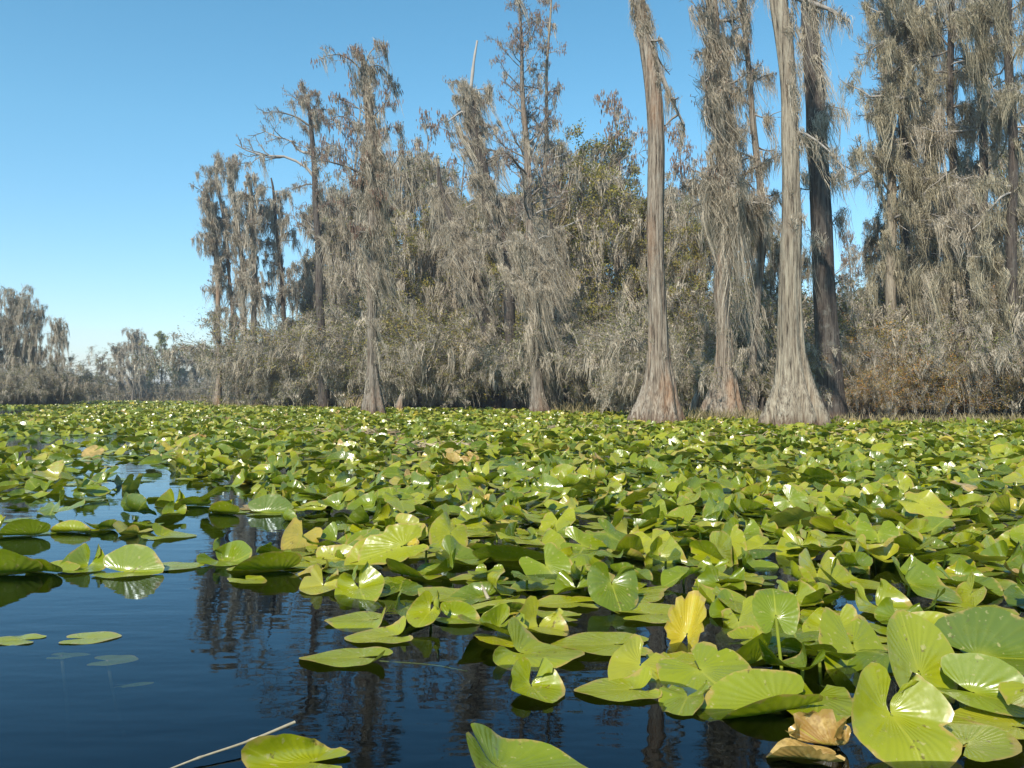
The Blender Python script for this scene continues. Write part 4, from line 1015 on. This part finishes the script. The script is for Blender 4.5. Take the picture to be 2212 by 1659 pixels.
hand(868, 1180, 150, 208, 'large tilted pad with torn yellow brown tip, raised on a thick stalk', bends=[(90, 0.02, 0.3, 25), (-90, 0.02, 0.3, 10)], tone=0.56, tilt=-18, bank=-38, lift=0.12, notch=4, ruffle=0.01, short='the large torn tip pad')
hand(985, 1212, 150, -12, 'dark glossy wavy pad with white glints right of the torn tip pad', bends=[(150, 0.0, 0.12, 60), (-60, 0.2, 0.2, 30)], wave=0.07, tone=0.25, short='the dark glossy wavy pad')
hand(905, 1246, 130, 200, 'plain matte pad below the torn tip pad', bends=[(30, 0.1, 0.15, 50)], tone=0.45)
hand(1135, 1210, 180, 190, 'long pointed pad with glossy raised back in mid water', bends=[(-120, 0.06, 0.15, -10), (60, 0.0, 0.15, 40)], tone=0.44, tilt=-6, lift=0.02)
hand(1322, 1262, 140, -82, 'round dark glossy pad with white sheen facing the boat', bends=[(150, 0.0, 0.14, 40), (-150, 0.0, 0.14, 40), (90, 0.22, 0.2, -25), (-90, 0.22, 0.2, -25)], tone=0.18, tilt=-30, lift=0.08, short='the round glossy pad')
hand(1128, 1420, 208, -8, 'wide tent shaped pad pointing right with its back lobe standing up', bends=[(150, 0.0, 0.1, 72), (-95, 0.1, 0.2, -18)], tone=0.50, wd=0.36, short='the tent shaped pad')
hand(1148, 1486, 165, -72, 'front pad with two raised lobes and shiny centre beside the open water', bends=[(145, -0.01, 0.09, 66), (-145, -0.01, 0.09, 70), (-60, 0.28, 0.2, 20)], tone=0.46, short='the raised front pad')
hand(1362, 1494, 190, 181, 'flat olive pad pointing left with one lifted lobe, right of the raised front pad', bends=[(-155, 0.12, 0.1, 55)], tone=0.54, wd=0.36)
hand(1330, 1396, 215, 176, 'broad flat pad lying left of the torn yellow pad', tone=0.55, wd=0.40, bends=[])
hand(1400, 1330, 190, 8, 'flat olive pad behind the torn yellow pad', tone=0.58, bends=[])
hand(1484, 1384, 162, 60, 'torn bright yellow pad folded upright', bends=[(90, 0.0, 0.10, 55), (-90, 0.0, 0.10, 45)], tone=0.855, tilt=48, notch=6, ruffle=0.02, wd=0.36, short='the torn yellow pad')
hand(1676, 1330, 130, 78, 'small heart shaped pad with white sheen held high on a yellow stalk', bends=[(90, 0.02, 0.35, 12), (-90, 0.02, 0.35, 12), (0, 0.3, 0.2, -35)], tone=0.30, tilt=48, lift=0.16, stem_to=(0.03, -0.05, -0.4), short='the high heart shaped pad')
hand(1608, 1438, 235, 181, 'long flat pad with a standing inner lobe, below the torn yellow pad', bends=[(125, 0.02, 0.08, 72)], tone=0.50, short='the long flat pad')
hand(1622, 1384, 120, 20, 'small round pad tucked behind the long flat pad', tone=0.48, bends=[(90, 0.1, 0.2, 30)])
hand(1672, 1528, 268, 190, 'largest boat shaped pad with sheen along its fold, near the lower right water', bends=[(-90, 0.0, 0.2, 38), (90, 0.10, 0.07, 75)], tone=0.44, wd=0.33, gap=16, tilt=-6, bank=-8, short='the boat shaped pad')
hand(1926, 1545, 262, -88, 'big close pad with white sheen on both raised lobes and yellow centre', bends=[(140, -0.01, 0.16, 52), (-140, -0.01, 0.16, 58), (0, 0.30, 0.25, -35)], tone=0.52, tilt=-14, lift=0.055, wd=0.46, gap=9, notch=1, short='the big sheen pad')
hand(1985, 1452, 205, 108, 'bright yellow green pad standing upright behind the big sheen pad', bends=[(90, 0.05, 0.4, 20), (-90, 0.05, 0.4, 15)], tone=0.50, tilt=66, lift=0.055, wd=0.46, gap=10, short='the upright bright pad')
hand(2102, 1496, 205, -35, 'pad with striped white gloss along a fold, right of the big sheen pad', bends=[(100, 0.0, 0.1, 70)], tone=0.38, wd=0.46, lift=0.03, tilt=-6, short='the striped gloss pad')
hand(2088, 1606, 215, 42, 'flat heart shaped pad at the bottom right with its notch toward the boat', tone=0.50, bends=[], wd=0.44, gap=14, lift=0.015, stem=False)
hand(2190, 1575, 200, 150, 'flat yellowish pad cut by the right frame edge', tone=0.66, bends=[], wd=0.44)
hand(2125, 1420, 260, -8, 'large dark green rolled pad with a long white highlight at the right edge', bends=[(95, -0.04, 0.16, 78)], tone=0.16, wd=0.44, lift=0.04, short='the long rolled pad')
hand(1965, 1262, 165, -50, 'glossy fan shaped pad with spread raised lobes, right side', bends=[(140, 0.0, 0.14, 62), (-140, 0.0, 0.14, 55)], tone=0.28, lift=0.05, tilt=-10, wd=0.44, short='the glossy fan pad')
hand(1806, 1262, 175, -20, 'arrow shaped bright pad with two upswept pointed lobes', bends=[(135, 0.0, 0.10, 74), (-150, 0.0, 0.12, 42)], tone=0.55, wd=0.32, short='the arrow shaped pad')
hand(1795, 1615, 165, 195, 'decayed brown and tan crumpled pad at the bottom right water', bends=[(60, 0.0, 0.06, 100), (-100, 0.12, 0.08, 60), (180, 0.1, 0.1, 80)], tone=0.97, ruffle=0.05, wave=0.1, notch=6, wd=0.46, short='the decayed brown pad')
hand(1760, 1640, 160, 178, 'flat rotting brown pad half sunk under the decayed one', bends=[(80, 0.1, 0.12, 60)], tone=0.96, wave=0.04, notch=3, wd=0.42)
hand(672, 1652, 250, 181, 'big flat pad with a curled brown edge at the bottom left', bends=[(-60, 0.12, 0.06, 100), (0, 0.3, 0.3, 10)], tone=0.52, ruffle=0.012, wd=0.28, short='the curled edge pad')
hand(1085, 1668, 290, -4, 'broad pad with its left end folded up at the bottom centre', bends=[(180, -0.06, 0.22, 58), (100, 0.10, 0.3, 20)], tone=0.36, wd=0.40, gap=3, short='the bottom centre pad')
hand(50, 1382, 105, 176, 'pale drowned pad with a dark slit at the left frame edge', tone=0.56, bends=[], under=True, lift=0.001)
hand(180, 1379, 118, 12, 'pale drowned pad with a pinkish centre, right of the slit one', tone=0.58, bends=[], under=True, lift=0.001)
hand(133, 1409, 90, 8, 'narrow drowned pad with long tan stalk in the lower left water', tone=0.62, bends=[], wd=0.24, under=True, lift=-0.012, stem=True, stem_to=(0.22, -0.36, -0.20))
hand(232, 1424, 98, 6, 'small drowned oval pad with reddish stalk in the lower left water', tone=0.60, bends=[], under=True, lift=-0.004, stem=True, stem_to=(0.16, -0.22, -0.16))
hand(268, 1466, 95, 12, 'faint sliver of a deep drowned pad, lowest of the drowned ones', tone=0.66, bends=[(90, 0.02, 0.2, -40)], wd=0.12, under=True, lift=-0.02)
# left row at the open water
hand(22, 1240, 190, 200, 'large shiny pad cut by the left frame edge above the open water', bends=[(80, 0.0, 0.14, 70)], tone=0.32, short='the left edge pad')
hand(118, 1238, 120, 160, 'pale cupped pad second from the left in the water edge row', bends=[(90, 0.0, 0.12, 50), (-90, 0.05, 0.12, 20)], tone=0.46)
hand(190, 1225, 130, -85, 'shiny winged pad in the middle of the water edge row', bends=[(140, 0.0, 0.1, 76), (-140, 0.0, 0.1, 76)], tone=0.36, short='the shiny winged pad')
hand(265, 1238, 138, 0, 'fan shaped standing pad at the right of the water edge row', bends=[(85, -0.02, 0.1, 72)], tone=0.38, wd=0.45)
hand(362, 1226, 118, 5, 'flat floating pad at the right end of the water edge row', tone=0.52, bends=[])
hand(476, 1214, 130, -8, 'dark pad with crossed raised lobes over its own reflection', bends=[(150, 0.0, 0.08, 80), (60, 0.08, 0.1, 70)], tone=0.32, short='the crossed lobe pad')
hand(600, 1230, 165, 184, 'flat pad pointing left with one raised wing, left behind the butterfly pad', bends=[(100, 0.04, 0.1, 62)], tone=0.46)
hand(72, 1158, 110, 190, 'dark half folded pad on the blue water near the left frame edge', bends=[(90, -0.02, 0.1, 74)], tone=0.26)
hand(172, 1150, 95, 182, 'pad with pale rolled top on the blue water', bends=[(80, 0.05, 0.1, 130)], tone=0.5, short='the rolled top pad')
hand(235, 1142, 100, 170, 'dark green curled pad right of the rolled top pad', 'curl', tone=0.2)
hand(292, 1152, 100, 150, 'yellow brown curled pad over its reflection', 'curl', tone=0.8, short='the yellow brown curled pad')
hand(352, 1160, 110, 4, 'flat pad with pale lobe right of the yellow brown curled pad', tone=0.52, bends=[(150, 0.1, 0.1, 60)])
hand(376, 1090, 88, -90, 'twin winged pale pad mirrored in blue water', bends=[(145, -0.02, 0.08, 80), (-145, -0.02, 0.08, 80)], tone=0.48, short='the mirrored twin winged pad')
hand(500, 1110, 90, 160, 'cupped pad with yellow rim right of the mirrored pad', bends=[(90, 0, 0.12, 66)], tone=0.4)
hand(572, 1110, 100, 10, 'striped glossy pad standing on its edge beside the cupped one', bends=[(88, -0.02, 0.12, 74)], tone=0.22, wd=0.44)
hand(430, 1092, 80, 190, 'pointed pad lying left before the striped glossy pad', bends=[(90, 0.05, 0.1, 60)], tone=0.35)

# density of the rest, set out on the water
def in_poly(px, py, poly):
    c = False; n = len(poly)
    for i in range(n):
        x1, y1 = poly[i]; x2, y2 = poly[(i + 1) % n]
        if (y1 > py) != (y2 > py) and px < (x2 - x1) * (py - y1) / (y2 - y1) + x1: c = not c
    return c
OPEN = [(-60, 1246), (330, 1250), (430, 1262), (560, 1262), (640, 1300), (720, 1300), (735, 1350), (860, 1395), (1010, 1380), (1050, 1430), (1090, 1520), (1250, 1530), (1440, 1500), (1540, 1560), (1700, 1590), (1900, 1600), (1980, 1640), (2010, 1760), (-60, 1760)]
CHAN = [(-80, 882), (60, 881.5), (130, 880), (118, 888), (60, 893), (30, 899), (-80, 906)]
HOLES = [(1290, 1118, 62, 16), (1395, 1235, 34, 40), (1680, 1230, 60, 20), (1440, 1290, 45, 30), (560, 1170, 90, 26), (880, 1300, 110, 18), (700, 1010, 70, 8), (150, 955, 150, 14), (285, 1016, 50, 22), (60, 975, 70, 10), (950, 955, 60, 5), (1350, 945, 50, 5), (1910, 1125, 50, 12), (1990, 1290, 40, 14), (1660, 1360, 40, 30), (2040, 1345, 40, 14), (1600, 1290, 60, 14)]
def vnoise(x, y):
    return math.sin(x * 1.3 + 2.1 * math.sin(y * 0.7)) * math.sin(y * 1.1 + 1.7 * math.sin(x * 0.9 + 1.3)) 
def keep_prob(px, py, x, y):
    if in_poly(px, py, OPEN) or in_poly(px, py, CHAN): return 0
    for hx, hy, rx, ry in HOLES:
        if ((px - hx) / rx) ** 2 + ((py - hy) / ry) ** 2 < 1: return 0.06
    p = 1.0
    if py > 1040 and px < 640:
        edge = 640 - max(0, (1150 - py)) * 1.2
        if px < edge: p = 0.12
        if py > 1170 and px < 500: p = 0.0
    elif py > 925 and px < 420 - (1040 - py) * 1.2: p = 0.55
    if px < 245 and 1003 < py < 1082: p = 0.6
    if vnoise(x * 1.1, y * 0.8) > 0.62 and py < 1500: p *= 0.45
    return p

def to_px(x, y, z=0.0):
    dz = z - H
    fwd = y * cp + dz * sp; upc = -y * sp + dz * cp
    return 1106 + x / fwd * F, 829.5 - upc / fwd * F

prg = np.random.default_rng(321)
cand = []
# stratified scatter, finer near the boat
def scatter(y0, y1, cell):
    y = y0
    while y < y1:
        hw = 0.64 * y + 0.6
        x = -hw
        while x < hw:
            xx = x + prg.uniform(0, cell); yy = y + prg.uniform(0, cell)
            px, py = to_px(xx, yy)
            if -60 < px < 2290 and prg.uniform() < keep_prob(px, py, xx, yy):
                cand.append((xx, yy, px, py))
            x += cell
        y += cell
scatter(1.9, 4.2, 0.180)
scatter(4.2, 8.0, 0.18)
scatter(8.0, 20.0, 0.21)
scatter(20.0, 36.0, 0.25)
scatter(36.0, 75.0, 0.36)
scatter(75.0, 130.0, 0.75)
C_ = np.array(cand)
ok = land(C_[:, 0], C_[:, 1]) < -0.1
PA = np.array([(p[0] + 0.1 * p[4] * math.cos(R(p[6])), p[1] + 0.1 * p[4] * math.sin(R(p[6])), p[4]) for p in placed])
near = C_[:, 1] < 6.5
dm = np.array([np.min(np.hypot(c[0] - PA[:, 0], c[1] - PA[:, 1]) / (PA[:, 2] * (0.68 if c[3] > 1370 and c[2] < 1450 else 0.5))) if c[1] < 6.5 else 9 for c in C_])
C_ = C_[ok & (dm > 1)]
C_ = C_[np.argsort(C_[:, 1])]
POST = ['flat', 'butterfly', 'vfold', 'halfup', 'curl', 'dome', 'tilt']
PWT = np.array([0.31, 0.21, 0.11, 0.16, 0.03, 0.04, 0.14]); PWT /= PWT.sum()
LOOKP = {'flat': 'flat lying', 'butterfly': 'two lobed raised', 'vfold': 'trough folded', 'halfup': 'half upright', 'curl': 'curled', 'dome': 'drooping', 'tilt': 'tilted standing'}
def tone_of():
    u = prg.uniform()
    if u < 0.66: return prg.uniform(0.08, 0.58)
    if u < 0.93: return prg.uniform(0.5, 0.72)
    if u < 0.965: return prg.uniform(0.72, 0.84)
    if u < 0.983: return prg.uniform(0.84, 0.90)
    return prg.uniform(0.90, 1.0)
def heading_of(rg_, n):
    return np.where(rg_.uniform(0, 1, n) < 0.62, rg_.normal(-105, 48, n), rg_.uniform(0, 360, n))
def tone_word(t):
    return 'dark green' if t < 0.22 else 'green' if t < 0.45 else 'yellow green' if t < 0.7 else 'pale yellowish' if t < 0.82 else 'yellow' if t < 0.9 else 'brown'
N_IND = 300 - len(placed)
inview = [(i, c) for i, c in enumerate(C_) if -20 < c[2] < 2232 and c[3] < 1690][:N_IND]
ind_idx = set(i for i, _ in inview)
marks = [(p[2], p[3], p[5]) for p in placed if p[5]]
ranks = {}
info = []
ordn = ['first', 'second', 'third', 'fourth', 'fifth', 'sixth', 'seventh', 'eighth', 'ninth', 'tenth', 'eleventh', 'twelfth', 'thirteenth', 'fourteenth', 'fifteenth', 'sixteenth', 'seventeenth', 'eighteenth', 'nineteenth', 'twentieth']
for i, c in inview:
    best = min(marks, key=lambda m: ((m[0] - c[2]) * 1.0) ** 2 + ((m[1] - c[3]) * 2.2) ** 2)
    dx, dy = c[2] - best[0], (c[3] - best[1]) * 2.2
    side = ('right of' if dx > 0 else 'left of') if abs(dx) > abs(dy) else ('in front of' if dy > 0 else 'behind')
    info.append([i, c, best[2], side, math.hypot(dx, dy)])
for key in set((a[2], a[3]) for a in info):
    sub = sorted([a for a in info if (a[2], a[3]) == key], key=lambda a: a[4])
    for k, a in enumerate(sub): a.append(k)
for i, c, mk, side, dd_, rank in info:
    post = POST[prg.choice(7, p=PWT)]
    L = prg.uniform(0.21, 0.36)
    tn = tone_of()
    word = '' if rank == 0 else ordn[min(rank, 19)] + ' '
    lab = f"{LOOKP[post]} {tone_word(tn)} pad, {word or 'next '}{side} {mk}".replace('  ', ' ')
    if c[3] > 1330 and tn > 0.7: tn = 0.45; lab = f"{LOOKP[post]} {tone_word(tn)} pad, {word or 'next '}{side} {mk}".replace('  ', ' ')
    lift = 0.0; tilt = 0; bank = 0
    if post == 'tilt': tilt = prg.uniform(-62, 20); bank = prg.uniform(-35, 35); lift = prg.uniform(0.02, 0.08)
    elif post == 'flat': lift = 0.0
    elif prg.uniform() < 0.55: lift = prg.uniform(0.005, 0.045); tilt = prg.uniform(-25, 25); bank = prg.uniform(-20, 20)
    # pads crowd: those farther in the bed stand a little above those floating
    if post == 'flat' and prg.uniform() < 0.5: lift = 0.0
    make_pad((c[0], c[1]), L, heading_of(prg, 1)[0], post, tone=tn, tilt=tilt, bank=bank, lift=lift, seed=5000 + i, label=lab,
             ruffle=0.012 if prg.uniform() < 0.4 else 0.004, notch=int(prg.uniform(0, 2.6)) if prg.uniform() < 0.5 else 0, wd=prg.uniform(0.30, 0.39), gap=prg.uniform(14, 32), res=(34, 7))
# the rest: one mass
def variants(nA, nR, n, seed):
    rg = np.random.default_rng(seed); out = []
    for i in range(n):
        post = POST[rg.choice(7, p=PWT)]
        P, Q, uv, rho = leaf_mesh(rg, 1.0, nA, nR, bends_for(rg, post), 0.012 if post == 'flat' else 0.04, 0.006 if nA > 16 else 0, rg.uniform(14, 32), rg.uniform(0.31, 0.41))
        lift = 0.0
        if post == 'tilt': P = rot_xyz(P, 0, R(rg.uniform(-62, 20)), R(rg.uniform(-38, 38))); lift = rg.uniform(0.08, 0.35)
        elif post != 'flat': P = rot_xyz(P, 0, R(rg.uniform(-22, 22)), R(rg.uniform(-18, 18))); lift = rg.uniform(0, 0.22)
        if lift == 0: P[:, 2] += -np.percentile(P[:, 2], 12) + 0.02
        else: P[:, 2] += lift
        out.append((P, Q, uv, rho))
    return out
acc = Acc(); TN, RH, UV = [], [], []
rest = np.array([c for i, c in enumerate(C_) if i not in ind_idx])
vrg = np.random.default_rng(77)
for (a, b, nA, nR, nv) in [(0, 10, 26, 5, 60), (10, 22, 16, 4, 60), (22, 200, 11, 3, 60)]:
    vs = variants(nA, nR, nv, nA)
    S = rest[(rest[:, 1] >= a) & (rest[:, 1] < b)]
    pick = vrg.integers(0, nv, len(S))
    for v in range(nv):
        T = S[pick == v]
        if len(T) == 0: continue
        P, Q, uv, rho = vs[v]
        n = len(T); yaw = np.radians(heading_of(vrg, n))
        sc = vrg.uniform(0.21, 0.35, n) * (1.0 if b < 100 else 1.12)
        sc = np.where(T[:, 1] > 36, sc * 1.25, sc); sc = np.where(T[:, 1] > 75, sc * 1.5, sc)
        c, s = np.cos(yaw)[:, None], np.sin(yaw)[:, None]
        X = (P[None, :, 0] * c - P[None, :, 1] * s) * sc[:, None] + T[:, 0:1]
        Y = (P[None, :, 0] * s + P[None, :, 1] * c) * sc[:, None] + T[:, 1:2]
        Z = P[None, :, 2] * sc[:, None] * vrg.uniform(0.8, 1.3, (n, 1))
        V = np.stack([X, Y, Z], -1)
        QQ = Q[None] + (np.arange(n) * len(P))[:, None, None]
        acc.add(V.reshape(-1, 3), QQ.reshape(-1, 4))
        tn = np.array([tone_of() for _ in range(n)])
        TN.append(np.repeat(tn, len(P))); RH.append(np.tile(rho, n)); UV.append(np.tile(uv, (n, 1)))
V, Q = acc.get()
mass = mobj('lily_pads', V, Q, M['pad'], attrs=dict(tone=np.concatenate(TN), rho=np.concatenate(RH)), uv=np.concatenate(UV))
tag(mass, 'bed of countless crowded lily pads reaching back to the cypress trunks', 'lily pads', kind='stuff')
print('pads', len(placed), len(inview), len(rest))

# ---- small things on the water
def twig_obj(name, label, pts, r0, r1, mat, cat, knots=()):
    S = catmull(np.array(pts), 24)
    rad = np.linspace(r0, r1, 24)
    for k in knots: rad[k] *= 1.5
    V, Q = tubes(S[None], rad[None], 8)
    o = mobj(name, V, Q, M[mat]); tag(o, label, cat)
a = G(350, 1668, 0.004); b = G(430, 1637, 0.012); c = G(540, 1600, 0.02); d = G(637, 1560, 0.035)
twig_obj('fallen_reed', 'thin pale dead reed stalk lying on the open water at the bottom left', [a, b, c, d], 0.0020, 0.0042, 'twig_lying', 'reed stalk', (6, 15))
a = G(820, 1428, -0.01); b = G(930, 1436, -0.015); c = G(1010, 1450, -0.03)
twig_obj('drifting_stalk', 'thin yellow stalk trailing right from the lone flat pad under the water skin', [a, b, c], 0.0026, 0.0018, 'stem', 'plant stalk')
a = G(1418, 1512, -0.006); b = G(1460, 1526, -0.012); c = G(1510, 1546, -0.03)
twig_obj('drifting_stalk', 'thin stalk trailing right from the flat olive pad near the reddish reflections', [a, b, c], 0.0026, 0.0018, 'stem', 'plant stalk')
a = G(1038, 1258, 0.05); b = G(1046, 1275, 0.03); c = G(1056, 1296, 0.005)
twig_obj('dead_stalk', 'curved cream coloured dead stalk left of the pads in mid water', [a, b, c], 0.004, 0.009, 'twig_lying', 'plant stalk')

# ------------------------------------------------------------------ light, sky, camera
SUN_EL, SUN_AZ = R(44), R(-180 + 25)      # azimuth measured from +Y toward +X: behind the camera, to the left
sd = Vector((math.sin(SUN_AZ) * math.cos(SUN_EL), math.cos(SUN_AZ) * math.cos(SUN_EL), math.sin(SUN_EL)))
sun = bpy.data.lights.new('sun', 'SUN'); sun.energy = 4.6; sun.angle = R(0.5); sun.color = (1.0, 0.93, 0.82)
so = put(bpy.data.objects.new('sun', sun)); so.rotation_euler = (-sd).to_track_quat('-Z', 'Y').to_euler(); so.location = (0, 0, 40)
w = bpy.data.worlds.new('World'); scene.world = w; w.use_nodes = True
nt = w.node_tree; nt.nodes.clear()
sk = nt.nodes.new('ShaderNodeTexSky'); sk.sky_type = 'NISHITA'; sk.sun_disc = False
sk.sun_elevation = SUN_EL; sk.sun_rotation = SUN_AZ; sk.air_density = 1.0; sk.dust_density = 0.1; sk.ozone_density = 1.5; sk.altitude = 0
bg = nt.nodes.new('ShaderNodeBackground'); bg.inputs['Strength'].default_value = 0.13
wo = nt.nodes.new('ShaderNodeOutputWorld')
hs = nt.nodes.new('ShaderNodeHueSaturation'); hs.inputs['Hue'].default_value = 0.480; hs.inputs['Saturation'].default_value = 1.24; hs.inputs['Value'].default_value = 1.08
nt.links.new(sk.outputs[0], hs.inputs['Color']); tc = nt.nodes.new('ShaderNodeTexCoord'); sx = nt.nodes.new('ShaderNodeSeparateXYZ'); nt.links.new(tc.outputs['Generated'], sx.inputs[0])
rp = nt.nodes.new('ShaderNodeValToRGB'); rp.color_ramp.elements[0].color = (0.76, 0.78, 0.88, 1); rp.color_ramp.elements[1].position = 0.30; rp.color_ramp.elements[1].color = (1, 1, 1, 1)
nt.links.new(sx.outputs[2], rp.inputs[0])
ml = nt.nodes.new('ShaderNodeMix'); ml.data_type = 'RGBA'; ml.blend_type = 'MULTIPLY'; ml.inputs[0].default_value = 1
nt.links.new(hs.outputs[0], ml.inputs[6]); nt.links.new(rp.outputs[0], ml.inputs[7]); nt.links.new(ml.outputs[2], bg.inputs[0]); nt.links.new(bg.outputs[0], wo.inputs[0])

cam = bpy.data.cameras.new('camera'); cam.sensor_width = 36; cam.lens = F / 2212 * 36; cam.clip_end = 6000; cam.clip_start = 0.05
co = put(bpy.data.objects.new('camera', cam)); co.location = (0, 0, H); co.rotation_euler = (PI / 2 + PITCH, 0, 0)
scene.camera = co
scene.view_settings.view_transform = 'Standard'; scene.view_settings.look = 'None'; scene.view_settings.exposure = 0.47; scene.view_settings.gamma = 1.0
scene.cycles.max_bounces = 8; scene.cycles.transparent_max_bounces = 12; scene.cycles.diffuse_bounces = 3; scene.cycles.glossy_bounces = 3
scene.cycles.caustics_reflective = False; scene.cycles.caustics_refractive = False

t = NT('haze'); pv = t.node('VolumePrincipled', Density=0.0007); pv.inputs['Color'].default_value = (0.82, 0.89, 1.0, 1); pv.inputs['Anisotropy'].default_value = 0.2
t.l.new(pv.outputs[0], t.out.inputs['Volume'])
x0, x1, y0, y1, z0, z1 = -2600, 2600, -2600, 3100, -2.9, 32
V = np.array([[x0, y0, z1], [x1, y0, z1], [x1, y1, z1], [x0, y1, z1], [x0, y0, z0], [x1, y0, z0], [x1, y1, z0], [x0, y1, z0]], float)
Q = np.array([[0, 1, 2, 3], [7, 6, 5, 4], [0, 4, 5, 1], [1, 5, 6, 2], [2, 6, 7, 3], [3, 7, 4, 0]])
tag(mobj('haze', V, Q, t.m, smooth=False), 'thin pale air over the swamp softening the far trees', 'haze', kind='stuff')
for o in scene.objects:
    if 'label' in o and len(o['label'].split()) > 16: print('LONG', len(o['label'].split()), o.name, o['label'])
